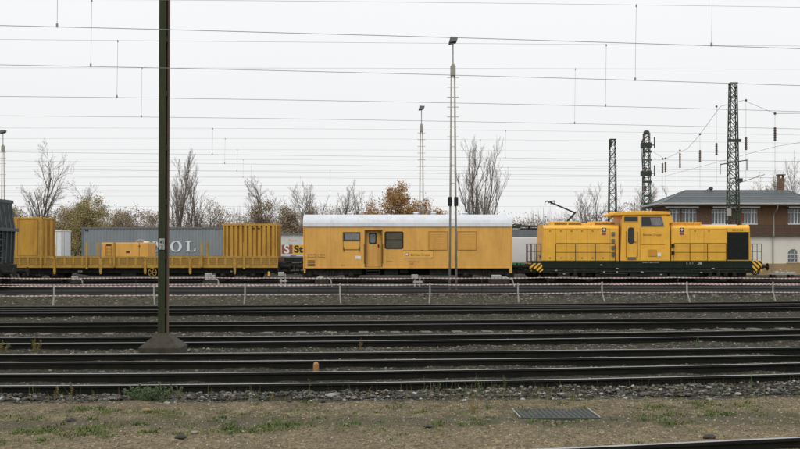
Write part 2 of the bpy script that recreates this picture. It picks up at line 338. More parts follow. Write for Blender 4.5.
sand = mixc(ma('MULTIPLY', ma('GREATER_THAN', g4.outputs[0], .62), .85), sand, mixc(g4.outputs[1], (.09,.072,.042), (.4,.32,.2)))
sand = mixc(rng_(noise(1.3, 6, .7), .4, .65, 0, .75), sand, mixc(g6.outputs[1], (.085,.069,.036), (.2,.16,.092)))
sand = mixc(rng_(noise(4, 6, .7), .52, .7, 0, .7), sand, (.14,.12,.065))
ytilt = ma('SUBTRACT', sep.outputs[1], ma('MULTIPLY', sep.outputs[0], .045))
wob = ma('ADD', ytilt, ma('MULTIPLY', rng_(noise(1.1, 5), 0, 1, -.5, .5), .8))
# darker trodden strip along the path, greenish patches either side of it
cl = noise(9, 8, .8, st=(1, .55, 1)); cl2 = noise(26, 6, .8, st=(1, .5, 1))
sand = mixc(rng_(cl, .47, .66, 0, .75), sand, (.075,.06,.04)); sand = mixc(rng_(cl2, .52, .66, 0, .8), sand, (.06,.05,.036)); sand = mixc(rng_(cl2, .46, .34, 0, .6), sand, (.38,.31,.225))
band = ma('MULTIPLY', rng_(wob, 12.9, 13.2), rng_(wob, 13.9, 13.6))
sand = mixc(ma('MULTIPLY', band, .8), sand, mixc(rng_(noise(60, 4), .3, .7), (.055,.052,.036), (.13,.12,.085)))
soil = ma('MULTIPLY', rng_(noise(3.2, 9, .85, st=(1, .6, 1)), .46, .6), ma('MULTIPLY', rng_(wob, 12.2, 13.0), .85)); sand = mixc(soil, sand, mixc(g4.outputs[2], (.045,.038,.024), (.13,.105,.065)))
grn = ma('MULTIPLY', rng_(noise(2.0, 7, .75), .53, .62), ma('MULTIPLY', rng_(wob, 12.3, 12.8), rng_(wob, 14.9, 14.3)))
sand = mixc(ma('MULTIPLY', grn, .6), sand, (.07,.085,.03))
cb1 = noise(14, 6, .8, st=(1, .4, 1))
bal = mixc(g4.outputs[0], (.012,.012,.009), (.06,.053,.036))
bal = mixc(rng_(cb1, .55, .68, 0, .8), bal, (.13,.115,.08)); bal = mixc(rng_(noise(.8, 5, .7), .45, .7, 0, .5), bal, (.05,.046,.024))
mk = rng_(ma('ADD', wob, rng_(noise(5, 6), .3, .7, -.22, .22)), 15.05, 15.7)
colr = mixc(mk, sand, bal)
earth = mixc(rng_(noise(4.5, 9, .85, st=(1, .35, 1)), .42, .6), (.022,.021,.014), (.09,.078,.05)); earth = mixc(rng_(noise(3, 9, .8, st=(1, .4, 1)), .6, .7), earth, (.15,.13,.085))
e1 = ma('MULTIPLY', rng_(wob, 39.4, 40.2), rng_(wob, 50, 48.5))
colr = mixc(e1, colr, earth)
colr = mixc(rng_(sep.outputs[1], 58, 64), colr, mixc(rng_(noise(.4, 8), .4, .6), (.02,.02,.014), (.055,.05,.035)))  # far ground darkened in colour to give the shade under the train
L(colr, b.inputs['Base Color'])
h = ma('ADD', ma('MULTIPLY', v1.outputs['Distance'], .35), ma('ADD', ma('MULTIPLY', v2.outputs['Distance'], .8), noise(8, 8)))
bp = N('ShaderNodeBump'); bp.inputs['Strength'].default_value = .8; bp.inputs['Distance'].default_value = .05; L(h, bp.inputs['Height']); L(bp.outputs[0], b.inputs['Normal'])
o = big('ground', V, np.stack([I, I+1, I+nx+1, I+nx], 1), g, smooth=True); tag(o, kind='structure')

# ------------------------------------------------------------------ railway tracks
PROF = [(-.035,0),(.035,0),(.037,-.035),(.012,-.05),(.010,-.14),(.07,-.158),(.07,-.172),(-.07,-.172),(-.07,-.158),(-.010,-.14),(-.012,-.05),(-.037,-.035)]
def rail(name, pts, parent, mats):
    mb = MB(); n = len(PROF); rows = []
    for i, (x, y) in enumerate(pts):
        a = pts[max(0, i-1)]; c = pts[min(len(pts)-1, i+1)]; dx, dy = c[0]-a[0], c[1]-a[1]; l = math.hypot(dx, dy); nxx, nyy = -dy/l, dx/l
        rows += [(x+nxx*u, y+nyy*u, z) for u, z in PROF]
    mb.v = rows
    for i in range(len(pts)-1):
        for j in range(n):
            mb.f.append((i*n+j, (i+1)*n+j, (i+1)*n+(j+1) % n, i*n+(j+1) % n)); mb.m.append(1 if j == 0 else 0)
    return mb.build(name, mats, parent)
def quadfit(ds):      # centre depths at photo columns 25, 400, 775 -> function of X
    xs_ = [px(c, d) for c, d in zip((25, 400, 775), ds)]
    co_ = np.polyfit(xs_, ds, 2)
    def f(x):
        a, b_ = xs_[0], xs_[2]
        if x < a: return np.polyval(co_, a)+(x-a)*np.polyval(np.polyder(co_), a)
        if x > b_: return np.polyval(co_, b_)+(x-b_)*np.polyval(np.polyder(co_), b_)
        return float(np.polyval(co_, x))
    return f
TR = {}
slp = MB(); slp.prismx([(-1.3,-.24),(1.3,-.24),(1.3,-.165),(.35,-.175),(-.35,-.175),(-1.3,-.165)], -.13, .13)
slp_me = None
def track(f, x0, x1, label, spacing=.72, mats=None, key=None, nsl=True):
    global slp_me
    mid = (x0+x1)/2; t_ = thing('railway_track', (mid, f(mid), -.172), label, 'railway track', 'parallel railway tracks')
    mats = mats or [M['railside'], M['railtop']]
    n = max(8, int((x1-x0)/3)); xx = np.linspace(x0, x1, n)
    for s in (-.7525, .7525):
        pts = []
        for x in xx:
            dy = (f(x+.1)-f(x-.1))/.2; l = math.hypot(1, dy); pts.append((x-dy/l*s, f(x)+s/l))
        rail('rail', pts, t_, mats)
    if nsl:
        cnt = min(100, int((x1-x0)/spacing))
        for k in range(cnt):
            x = mid+(k-(cnt-1)/2)*spacing+random.uniform(-.03, .03)
            if slp_me is None:
                q = slp.build('sleeper', M['sleeper'], None, (0, 0, 0), bevel=.012); slp_me = q; q.parent = t_
            else: q = slp_me.copy(); COL.objects.link(q); q.parent = t_
            dy = (f(x+.1)-f(x-.1))/.2
            q.location = (x-mid, f(x)-f(mid), .172+random.uniform(-.004, .004)); q.rotation_euler = (0, 0, math.atan(dy)+random.uniform(-.01, .01))
    if key: TR[key] = f
    return t_
GR = [M['railgrey'], M['railtop']]
track(lambda x: 11.0+.245*(x-4.04), -12, 16, 'nearest railway track cutting across the bottom right corner', .65, key='near')
track(quadfit((17.0,17.44,18.52)), -24, 26, 'shiny railway track beside the loose grey ballast edge', .66, key='a')
track(quadfit((20.29,20.74,21.59)), -26, 28, 'railway track just in front of the pyramid concrete pole foot', .66, key='b')
track(quadfit((24.15,24.85,26.3)), -30, 32, 'railway track just behind the pyramid concrete pole foot', .7, key='c')
track(quadfit((29.1,29.9,31.1)), -32, 34, 'railway track with pale concrete sleeper ends showing in front', .82, [M['railside'], M['railtopd']], key='d')
track(quadfit((34.9,36.1,37.9)), -36, 38, 'worn railway track second in front of the nearer taped barrier', .8, [M['railside'], M['railtopd']], key='e')
track(quadfit((37.3,38.4,40.5)), -38, 40, 'dark railway track right at the foot of the nearer taped barrier', .8, [M['railside'], M['railtopd']], key='f')
for yy, lb, nm in ((51.9,'railway track carrying the dark hopper wagon, behind the further taped barrier','g'), (56.2,'grey railway track midway between the further barrier and the yellow train','h'),
               (61.2,'railway track directly in front of the yellow work train','i'), (66.35,'railway track under the yellow work train and yellow locomotive','j'),
               (72.6,'railway track under the white and green electric engine','k'), (93.2,'railway track under the grey container and the tank container','l')):
    track(lambda x, yy=yy: yy, -48, 48, lb, .98, GR if yy < 62 else None, key=nm)

# ------------------------------------------------------------------ stones, pebbles, grass (stuff)
def ico(sub=0):
    t_ = (1+5**.5)/2
    v = [(-1,t_,0),(1,t_,0),(-1,-t_,0),(1,-t_,0),(0,-1,t_),(0,1,t_),(0,-1,-t_),(0,1,-t_),(t_,0,-1),(t_,0,1),(-t_,0,-1),(-t_,0,1)]
    v = [np.array(q)/np.linalg.norm(q) for q in v]
    f = [(0,11,5),(0,5,1),(0,1,7),(0,7,10),(0,10,11),(1,5,9),(5,11,4),(11,10,2),(10,7,6),(7,1,8),(3,9,4),(3,4,2),(3,2,6),(3,6,8),(3,8,9),(4,9,5),(2,4,11),(6,2,10),(8,6,7),(9,8,1)]
    for _ in range(sub):
        mid = {}; nf = []
        def m_(a, c):
            k = (min(a, c), max(a, c))
            if k not in mid: q = v[a]+v[c]; v.append(q/np.linalg.norm(q)); mid[k] = len(v)-1
            return mid[k]
        for a, b_, c in f:
            x, y, z = m_(a, b_), m_(b_, c), m_(c, a); nf += [(a,x,z),(b_,y,x),(c,z,y),(x,y,z)]
        f = nf
    return np.array(v), np.array(f)
def rocks(name, pts, size, material, sub=0, flat=(.45, .8)):
    BV, BF = ico(sub); n = len(pts); k = len(BV)
    var = []
    for s in range(12):
        r = np.random.default_rng(50+s)
        q = BV.copy()
        for _ in range(7):                       # facet the blob by cutting planes
            nn = r.normal(size=3); nn /= np.linalg.norm(nn); dd = r.uniform(.45, .8); pr = q@nn
            q = q-np.outer(np.clip(pr-dd, 0, None), nn)
        q = q*(1+r.normal(0, .05, (k, 1))); var.append(q)
    var = np.array(var)[rng.integers(0, 12, n)]
    sc_ = np.stack([rng.uniform(.8, 1.65, n), rng.uniform(.7, 1.1, n), rng.uniform(*flat, n)], 1)
    var = var*sc_[:, None, :]*size[:, None, None]
    a = rng.uniform(0, 2*math.pi, n); tl = rng.uniform(-.5, .5, n)
    ca, sa = np.cos(a), np.sin(a); ct, st = np.cos(tl), np.sin(tl)
    x, y, z = var[..., 0], var[..., 1], var[..., 2]
    y, z = y*ct[:, None]-z*st[:, None], y*st[:, None]+z*ct[:, None]
    x, y = x*ca[:, None]-y*sa[:, None], x*sa[:, None]+y*ca[:, None]
    V = np.stack([x+pts[:, 0:1], y+pts[:, 1:2], z+pts[:, 2:3]], -1).reshape(-1, 3)
    FI = (BF[None]+(np.arange(n)*k)[:, None, None]).reshape(-1, 3)
    return tag(big(name, V, FI, material), kind='stuff')
def scatter(n, x0, x1, y0f, y1f, smin, smax, sink=.1, p=2.2):
    x = rng.uniform(x0, x1, n); u = rng.random(n)
    a = np.array([y0f(q) for q in x]); c = np.array([y1f(q) for q in x]); y = a+(c-a)*u
    s = smin+(smax-smin)*rng.random(n)**p
    return np.stack([x, y, gz(x, y)+s*(.35-sink)], 1), s
A_, B_, C_, D_, E_, F_ = (TR[k] for k in 'abcdef')
pp = []; ss = []
for a in [(9000, -8.5, 9, lambda x: shoulder(x)-.15, lambda x: A_(x)-.86, .011, .042),
          (260, -8.5, 9, lambda x: shoulder(x)-.3, lambda x: A_(x)-1.0, .03, .062),
          (900, -8.5, 9, lambda x: shoulder(x)-.9, lambda x: shoulder(x), .01, .035), (420, -8.5, 9, lambda x: NEAR(x)+.3, lambda x: shoulder(x)-.3, .010, .034)]:
    p_, s_ = scatter(*a); pp.append(p_); ss.append(s_)
p_, s_ = scatter(520, 0, 9, lambda x: NEAR(x)+.06, lambda x: NEAR(x)+.26, .012, .042); p_[:, 2] = -.05+s_*.5-.02*rng.random(len(s_)); pp.append(p_); ss.append(s_)
p_ = np.concatenate(pp); s_ = np.concatenate(ss)
kp = (vn(p_[:, 0]+50, p_[:, 1], .7, 31)*.6+vn(p_[:, 0]+50, p_[:, 1], .25, 32)*.4 > .42-.42*np.clip((p_[:, 1]-shoulder(p_[:, 0])-.35)/.55, -1.5, 1)) | (s_ > .05); p_, s_ = p_[kp], s_[kp]; p_[:, 2] -= s_*.15
# keep the heap at the sleeper ends a little proud so that it hides the rail foot
p_[:, 2] += np.where(p_[:, 1] > shoulder(p_[:, 0])+.4, .025, 0)
rocks('loose_ballast_stones', p_, s_, M['stone'], 1, (.34,.68))
pp = []; ss = []
for a in [(3500, -11, 12, lambda x: A_(x)+.85, lambda x: B_(x)-.85, .02, .045), (6500, -12, 13, lambda x: B_(x)+.85, lambda x: C_(x)-.85, .02, .05),
          (2500, -10, 11, lambda x: A_(x)-.65, lambda x: A_(x)+.65, .02, .035), (2500, -11, 12, lambda x: B_(x)-.65, lambda x: B_(x)+.65, .02, .035),
          (3000, -13, 14, lambda x: C_(x)-.65, lambda x: C_(x)+.65, .02, .04), (7500, -15, 16, lambda x: C_(x)+.85, lambda x: D_(x)-.85, .022, .05),
          (5500, -16, 18, lambda x: D_(x)+.85, lambda x: E_(x)-.85, .022, .055), (2500, -17, 19, lambda x: F_(x)+.85, lambda x: F_(x)+2.2, .025, .06), (4000, -20, 22, lambda x: F_(x)+1, lambda x: 47.5, .025, .075), (3500, -23, 25, lambda x: 47.5, lambda x: 50.5, .03, .08), (2500, -24, 26, lambda x: 53.3, lambda x: 54.8, .03, .08), (2500, -25, 27, lambda x: 57.5, lambda x: 59.8, .03, .08)]:
    q_, r_ = scatter(*a); pp.append(q_); ss.append(r_)
q_ = np.concatenate(pp); q_[:, 2] -= .012
rocks('dirty_track_ballast', q_, np.concatenate(ss), M['stoned'], 0, (.4, .75))
q_, r_ = scatter(24000, -8, 9, lambda x: max(10.4, NEAR(x)+.1), lambda x: shoulder(x)-.1, .004, .019, sink=.2, p=3)
rocks('path_pebbles', q_, r_, M['pebble'], 0)

def blades(name, centres, per, hmin, hmax, spread, wd, material, bend=.5, parent=None, base=(0, 0, 0)):
    n = len(centres)*per; c = np.repeat(centres, per, 0)
    off = rng.normal(0, 1, (n, 2))*spread; b0 = c.copy(); b0[:, 0] += off[:, 0]; b0[:, 1] += off[:, 1]; b0[:, 2] = gz(b0[:, 0], b0[:, 1])-.005
    h_ = rng.uniform(hmin, hmax, n); a = rng.uniform(0, 2*math.pi, n); dr = np.stack([np.cos(a), np.sin(a)], 1)
    bn = rng.uniform(.1, 1, n)*bend*h_; ax = rng.uniform(0, math.pi, n); wv = np.stack([np.cos(ax), np.sin(ax)], 1)*wd
    p1 = b0.copy(); p1[:, :2] += dr*bn[:, None]*.3; p1[:, 2] += h_*.6
    p2 = b0.copy(); p2[:, :2] += dr*bn[:, None]; p2[:, 2] += h_*rng.uniform(.6, 1, n)
    V = np.zeros((n, 5, 3)); V[:, 0] = b0; V[:, 1] = b0; V[:, 2] = p1; V[:, 3] = p1; V[:, 4] = p2
    V[:, 0, :2] -= wv; V[:, 1, :2] += wv; V[:, 2, :2] += wv*.8; V[:, 3, :2] -= wv*.8
    i = np.arange(n)*5; T = np.concatenate([np.stack([i, i+1, i+2], 1), np.stack([i, i+2, i+3], 1), np.stack([i+3, i+2, i+4], 1)])
    return big(name, V.reshape(-1, 3), T, material, base=base, parent=parent)
# grass patches on the path, where the photo has them (photo column, row, half width, clumps)
cen = []
for x, y, hw, n in [(30,429,26,34),(60,438,14,8),(75,432,20,24),(95,427,18,20),(50,427,12,14),(20,418,14,6),(90,408,14,22),(110,411,12,12),(128,425,14,12),(150,431,14,9),(45,441,10,5),(10,441,10,7),
                    (100,436,10,8),(225,428,18,22),(262,427,16,22),(275,425,20,26),(300,426,14,22),(215,418,20,8),(330,420,12,7),(350,424,12,8),(240,415,20,7),(170,415,12,8),(180,432,10,6),
                    (420,410,14,7),(440,425,20,9),(480,422,12,6),(505,400,12,5),(545,421,26,16),(575,419,12,7),(395,437,10,4),(560,403,10,4),
                    (662,407,16,16),(668,414,14,16),(650,418,16,12),(676,421,22,16),(700,404,16,10),(708,411,12,10),(718,415,10,10),(726,414,14,12),(750,405,16,12),(755,412,8,6),(742,397,8,6),(640,400,14,6),(310,402,8,4),(600,398,10,3),
                    (150,412,20,18),(375,403,12,4)]:
    d = (EYE+.06)*F/(y-Y0)
    for _ in range(n):
        xx = px(x+random.gauss(0, hw*.6), d); yy = d+random.gauss(0, .13); cen.append((xx, yy, 0))
for _ in range(260):
    xx = random.uniform(-6, 6.5); cen.append((xx, random.gauss(shoulder(xx)-1.6, .7), 0))
cen = [q for q in cen if q[1] > NEAR(q[0])+.3]
random.shuffle(cen); c3 = len(cen)//3
for q_c, per_, hm_, sp_c, w_c in ((cen[:c3], 9, .026, .05, .0032), (cen[c3:2*c3], 17, .042, .06, .0045), (cen[2*c3:], 16, .065, .038, .006)):
    o = blades('grass', np.array(q_c), per_, .01, hm_, sp_c, w_c, M['grass'], 1.6); tag(o, kind='stuff')
cen = []
for _ in range(420):
    xx = random.uniform(-8, 9); cen.append((xx, random.uniform(max(11, NEAR(xx)+.2), shoulder(xx)), 0))
o = blades('dry_grass', np.array(cen), 9, .01, .045, .04, .0022, M['dry'], 1.3); tag(o, kind='stuff')
cen = []
for k, (f1, f2) in enumerate(((A_, B_), (B_, C_), (C_, D_), (D_, E_))):
    for _ in range((60, 230, 170, 120)[k]):
        xx = random.uniform(-14, 15); cen.append((xx, f1(xx)+.85+(f2(xx)-f1(xx)-1.7)*random.random(), 0))
o = blades('trackside_moss', np.array(cen), 14, .01, .05, .06, .004, island_mat('moss', [(.06,.06,.025),(.1,.09,.04),(.14,.11,.05)]), 1.2); tag(o, kind='stuff')

cen = []
for _ in range(150):
    xx = random.uniform(-8.5, 9); cen.append((xx, random.uniform(shoulder(xx)-.5, A_(xx)-.85), 0))
for _ in range(60):
    xx = random.uniform(.5, 2.6); cen.append((xx, random.uniform(14.2, A_(xx)-.85), 0))
o = blades('thin_stalks', np.array(cen), 4, .06, .3, .05, .0024, island_mat('stalks', [(.09,.1,.035),(.2,.16,.06),(.07,.1,.03),(.25,.2,.09)]), .5); tag(o, kind='stuff')
# ------------------------------------------------------------------ weeds, each a plant
def leafy_plant(px_, d, h, w_, n, label, stems=8, mt='weed', ls=.014, zbase=None, group='weeds along the rails', name='weed'):
    x0 = px(px_, d); z0 = float(gz(x0, d)) if zbase is None else zbase
    t_ = thing(name, (x0, d, z0), label, 'weed', group)
    st = MB(); V = []; 
    for k in range(stems):
        a = random.uniform(0, 6.28); r = random.random()**.6*w_*.5; hx = h*random.uniform(.45, 1)*(1-.35*r/(w_*.5+1e-3))
        b0 = np.array([x0+r*.35*math.cos(a), d+r*.35*math.sin(a), z0]); tp = np.array([x0+r*math.cos(a), d+r*math.sin(a)*.7, z0+hx])
        mid = (b0+tp)/2+np.array([random.uniform(-.02, .02), 0, hx*.08]); st.cyl(b0, mid, .0035, .003, 4); st.cyl(mid, tp, .003, .0015, 4)
        for q in range(n):
            u = random.random()**.7; c = b0+(mid-b0)*u*2 if u < .5 else mid+(tp-mid)*(u*2-1)
            V.append(c+np.array([random.gauss(0, 1), random.gauss(0, 1), random.gauss(0, .5)])*ls*.9)
    V = np.array(V); m = len(V); u = rng.normal(size=(m, 3)); u /= np.linalg.norm(u, axis=1)[:, None]; v = np.cross(u, rng.normal(size=(m, 3))); v /= np.linalg.norm(v, axis=1)[:, None]
    L_ = ls*rng.uniform(.6, 1.3, m)[:, None]
    Q = np.stack([V-u*L_, V+v*L_*.35, V+u*L_, V-v*L_*.35], 1).reshape(-1, 3); i = np.arange(m)*4
    st.build('stem', M['dry'] if mt == 'dry' else M['weed'], t_)
    big('foliage', Q, np.stack([i, i+1, i+2, i+3], 1), M[mt], parent=t_)
    return t_
leafy_plant(140, 15.3, .24, .5, 70, 'bushy grey-green weed, left part of the big clump by the ballast edge', 22, ls=.017)
leafy_plant(158, 15.5, .28, .45, 55, 'tallest bushy grey-green weed in the clump below the olive pole', 26, ls=.017)
leafy_plant(177, 16.0, .27, .3, 26, 'thin sprawling weed at the right edge of the bushy clump', 7, ls=.014)
for q in [(72, 16.1, .36, .1, 14, 'dry yellowish stalk rising in front of the rails at the left', 3, 'dry', .016),
          (57, 16.1, .2, .16, 16, 'short dry stalk beside the taller yellowish one at the left', 4, 'dry', .014),
          (270, 15.6, .2, .1, 16, 'dry pale seedhead on the ballast, left of the orange marker', 3, 'dry', .012),
          (35, 23.0, .35, .35, 30, 'withered olive tuft between rails at far left', 8, 'dry', .02),
          (2, 22.8, .3, .35, 30, 'withered tuft cut by the left edge of the photo', 8, 'dry', .02),
          (361, 23.2, .33, .12, 16, 'dry stalk standing between rails left of centre', 4, 'dry', .018),
          (424, 16.0, .42, .12, 8, 'thin green weed left of the group before the rails', 3, 'weed', .014),
          (437, 15.9, .34, .1, 8, 'thin pale green weed, second of the group before the rails', 3, 'weed', .013),
          (468, 15.9, .30, .14, 10, 'slim weed in the middle of the group before the rails', 4, 'weed', .013),
          (480, 16.0, .52, .16, 9, 'tall slim weed with a tiny yellow flower before the rails', 4, 'weed', .013),
          (492, 16.0, .40, .12, 9, 'thin weed right of the tall yellow-flowered one', 3, 'weed', .013),
          (503, 16.1, .36, .14, 9, 'rightmost thin weed of the group before the rails', 4, 'weed', .013),
          (400, 14.6, .16, .22, 14, 'low sparse weed on the path left of the grey cover', 7, 'weed', .012),
          (475, 14.0, .34, .26, 9, 'wiry brown-green weed on the gravel path near centre', 8, 'dry', .012),
          (488, 14.3, .30, .16, 9, 'upright wiry weed beside the grey cover', 6, 'weed', .012),
          (716, 16.2, .34, .14, 10, 'slender green weed at the ballast edge on the right', 4, 'weed', .014),
          (741, 16.3, .22, .02, 5, 'short yellow-brown stake-like stalk in the ballast on the right', 2, 'dry', .012),
          (751, 16.4, .4, .14, 8, 'spindly weed to the right of the yellow-brown stalk', 4, 'weed', .013),
          (697, 23.8, .4, .12, 10, 'dark weed between rails on the right', 4, 'weed', .018),
          (310, 16.2, .3, .08, 8, 'thin green stalk against the rails below the orange marker', 2, 'weed', .013)]:
    leafy_plant(*q[:6], stems=q[6], mt=q[7], ls=q[8])

# ------------------------------------------------------------------ small things in the foreground
d0, d1 = 13.6, 14.35      # grey slab set in the path
t_ = MB(); z_ = -.06
t_.add([(px(520,d0),d0,z_),(px(600,d0),d0,z_),(px(588,d1),d1,z_),(px(512,d1),d1,z_),(px(520,d0),d0,z_-.06),(px(600,d0),d0,z_-.06),(px(588,d1),d1,z_-.06),(px(512,d1),d1,z_-.06)],
       [(0,1,2,3),(0,4,5,1),(1,5,6,2),(2,6,7,3),(3,7,4,0)])
tc_ = thing('cover_slab', (px(555,13.9),13.9,-.1), 'flat grey ribbed cover slab lying in the gravel path', 'cover')
t_.build('slab', M['pale'] if False else mat('slab_grey', (.04,.044,.038), (.06,.062,.054), .85, scale=14, bump=.5, bscale=50, dirt=(.07,.075,.05), dscale=5, damt=.6), tc_, bevel=.006)
rb = MB()
for k in range(16):
    u = (k+.5)/16; ya = d0+.06+(d1-d0-.12)*0; rb.add([], [])
    xa = px(520,d0)*(1-u)+px(600,d0)*u; xb = px(512,d1)*(1-u)+px(588,d1)*u
    rb.cyl((xa, d0+.05, z_+.003), (xb, d1-.05, z_+.003), .007, n=5)
rb.build('rib', mat('slab_rib', (.042,.046,.04), rough=.9), tc_)
fr = MB(); fr.cyl((px(512,d1),d1,z_+.004),(px(520,d0),d0,z_+.004),.008,n=4); fr.cyl((px(588,d1),d1,z_+.004),(px(600,d0),d0,z_+.004),.008,n=4); fr.build('edge_strip', M['pale'], tc_)
for x, y, sz, nm, lb in ((71,419,.06,'lump_dark','dark clod lying on the path at the left, below the dry stalks'), (181,438,.055,'lump_dark','dark grey rock on the sandy path left of centre'), (709,436,.06,'lump_dark','dark rock beside the nearest rail at the lower right'),
                     (429,427,.07,'lump_dark','flat dark clod on the path below the thin weeds'), (148,409,.06,'lump_orange','orange-brown stone under the bushy weed clump'), (195,431,.04,'lump_grey','pale grey stone on the path right of the bushy weed')):
    d = (EYE+.05)*F/(y-Y0); X_ = px(x, d); BV, BF = ico(1); q = BV.copy(); rr = np.random.default_rng(int(x))
    for _ in range(8):
        nn = rr.normal(size=3); nn /= np.linalg.norm(nn); pr = q@nn; q = q-np.outer(np.clip(pr-rr.uniform(.5, .8), 0, None), nn)
    q = q*np.array([1.3, .9, .6 if x != 429 else .35])*sz; zg = float(gz(X_, d))
    o = MB().add((q+np.array([X_, d, zg+sz*.3])).tolist(), [tuple(k) for k in BF.tolist()]).build('rock', mat(nm, {'lump_dark': (.03,.028,.024), 'lump_orange': (.3,.16,.05), 'lump_grey': (.25,.26,.25)}[nm], (.05,.045,.04) if nm == 'lump_dark' else (.2,.15,.1), .9, scale=20), None, (X_, d, zg))
    tag(o, lb, 'rock', 'single rocks on the path')
# orange-brown marker
d = 18.95; t_ = thing('marker_post', (px(316,d), d, -.14), 'small rust-orange round-topped marker post between the rails', 'marker post')
ob = mat('marker_orange', (.3,.13,.04), (.38,.19,.07), .7, scale=30, dirt=(.15,.06,.02), dscale=20, damt=.6)
MB().cyl((px(316,d),d,-.14),(px(316,d),d,.02),.05,n=16).ball((px(316,d),d,.02),.0495,n=14).build('post', ob, t_, bevel=.006)
MB().ball((px(316,d),d,.066),.012).build('cap', ob, t_, smooth=True)

# olive catenary pole on its pyramid foot
d = 22.5; xp = px(163.4, d); zt = 13.0
t_ = thing('catenary_pole', (xp, d, -.14), 'tall olive steel pole on a pyramid concrete foot, nearest the camera', 'pole')
b_ = MB(); w0, w1 = .42, .075
b_.add([(xp-w0,d-w0,-.16),(xp+w0,d-w0,-.16),(xp+w0,d+w0,-.16),(xp-w0,d+w0,-.16),(xp-w0,d-w0,.02),(xp+w0,d-w0,.02),(xp+w0,d+w0,.02),(xp-w0,d+w0,.02),
        (xp-w1*1.3,d-w1*1.3,.30),(xp+w1*1.3,d-w1*1.3,.30),(xp+w1*1.3,d+w1*1.3,.30),(xp-w1*1.3,d+w1*1.3,.30)],
       [(0,1,5,4),(1,2,6,5),(2,3,7,6),(3,0,4,7),(4,5,9,8),(5,6,10,9),(6,7,11,10),(7,4,8,11),(8,9,10,11)])
b_.build('foundation', M['concrete'], t_, bevel=.01)
lean = (px(164.6, d)-xp)/5.1
def col(x0, x1, y0, y1, z0, z1):
    s0, s1 = lean*(z0), lean*(z1)
    return [(x0+s0,y0,z0),(x1+s0,y0,z0),(x1+s0,y1,z0),(x0+s0,y1,z0),(x0+s1,y0,z1),(x1+s1,y0,z1),(x1+s1,y1,z1),(x0+s1,y1,z1)], [(0,3,2,1),(4,5,6,7),(0,1,5,4),(1,2,6,5),(2,3,7,6),(3,0,4,7)]
c_ = MB(); c_.add(*col(xp-.098, xp+.045, d-.10, d-.085, .28, zt)); c_.add(*col(xp-.098, xp-.084, d-.084, d+.1, .28, zt)); c_.build('channel', M['poleolive'], t_)
c_ = MB(); c_.add(*col(xp+.062, xp+.088, d-.02, d-.005, .28, zt)); c_.add(*col(xp+.077, xp+.088, d-.004, d+.1, .28, zt)); c_.add(*col(xp-.083, xp+.076, d+.085, d+.098, .28, zt)); c_.build('rear_channel', M['polebrown'], t_)
c_ = MB(); z = .7
while z < zt: c_.add(*col(xp+.046, xp+.061, d-.09, d-.03, z, z+.11)); z += 1.12
c_.build('batten', M['poleolive'], t_)
c_ = MB(); c_.box(px(160.2,d), px(165.8,d), d-.125, d-.115, pz(249.5,d), pz(238.5,d)); pl = c_.build('number_plate', mat('plate_weathered', (.42,.43,.4), (.22,.23,.2), .7, scale=30), t_)
text('41', .10, px(161,d), d-.126, pz(243.6,d), M['ink'], pl); text('7', .10, px(162,d), d-.126, pz(248.8,d), M['ink'], pl)

# ------------------------------------------------------------------ taped barriers
def fence(label, pcs, dfun, ztop, zlow, lean_from, sag, pr=.03):
    ds = [dfun(x) for x in pcs]; t_ = thing('tape_barrier', (px(400, dfun(400)), dfun(400), -.15), label, 'barrier', 'red and white taped barriers across the yard')
    tops = []
    for i, (x, d) in enumerate(zip(pcs, ds)):
        X_ = px(x, d); zb = float(gz(X_, d))-.02; ln = (.12, .1, .11)[i % 3] if x > lean_from else (.03 if i % 2 else -.03)
        p = MB(); zt_ = ztop+random.uniform(-.02, .02); zm = .28
        p.tube([(X_+ln, d, zb), (X_, d, zm), (X_, d, zt_)], pr, 8); p.ball((X_, d, zt_), pr*1.1, n=8)
        p.build('post', M['pale'] if pr > .025 else M['bogie'], t_); tops.append((X_, d, zt_))
    for zz, hh in ((ztop-.03, .03), (zlow, .026)):
        b_ = MB()
        for a, c in zip(tops[:-1], tops[1:]):
            n = 10; sg = random.uniform(.3, 1)*sag
            dz0 = a[2]-ztop; dz1 = c[2]-ztop
            for k in range(n):
                u, v = k/n, (k+1)/n; f_ = lambda q: zz+dz0*(1-q)+dz1*q-sg*4*q*(1-q)
                A = [a[0]+(c[0]-a[0])*u, a[1]+(c[1]-a[1])*u-.023]; B = [a[0]+(c[0]-a[0])*v, a[1]+(c[1]-a[1])*v-.023]
                tw0 = .5+.5*abs(math.cos(u*math.pi*1.5+a[0])); tw1 = .5+.5*abs(math.cos(v*math.pi*1.5+a[0]))
                b_.add([(A[0],A[1],f_(u)-hh*tw0),(B[0],B[1],f_(v)-hh*tw1),(B[0],B[1],f_(v)+hh*tw1*.6),(A[0],A[1],f_(u)+hh*tw0*.6),
                        (A[0],A[1]+.003,f_(u)-hh*tw0),(B[0],B[1]+.003,f_(v)-hh*tw1),(B[0],B[1]+.003,f_(v)+hh*tw1*.6),(A[0],A[1]+.003,f_(u)+hh*tw0*.6)], [(0,1,2,3),(7,6,5,4),(3,2,6,7),(4,5,1,0)])
        b_.build('tape', M['tape'], t_)
fence('nearer red and white taped barrier of grey posts', [-130,-38,54,154,245,340,430,518,602,687,773,860,950], lambda x: 41.8+(x-400)*(.0032 if x < 400 else .0055), .655, .27, 560, .02)
fence('further red and white taped barrier closer to the yellow train', [-90,-15,62,136,209,279,347.5,424,482,548,612,678,742,805,870], lambda x: 48.6, .72, .40, 9999, .015, .02)

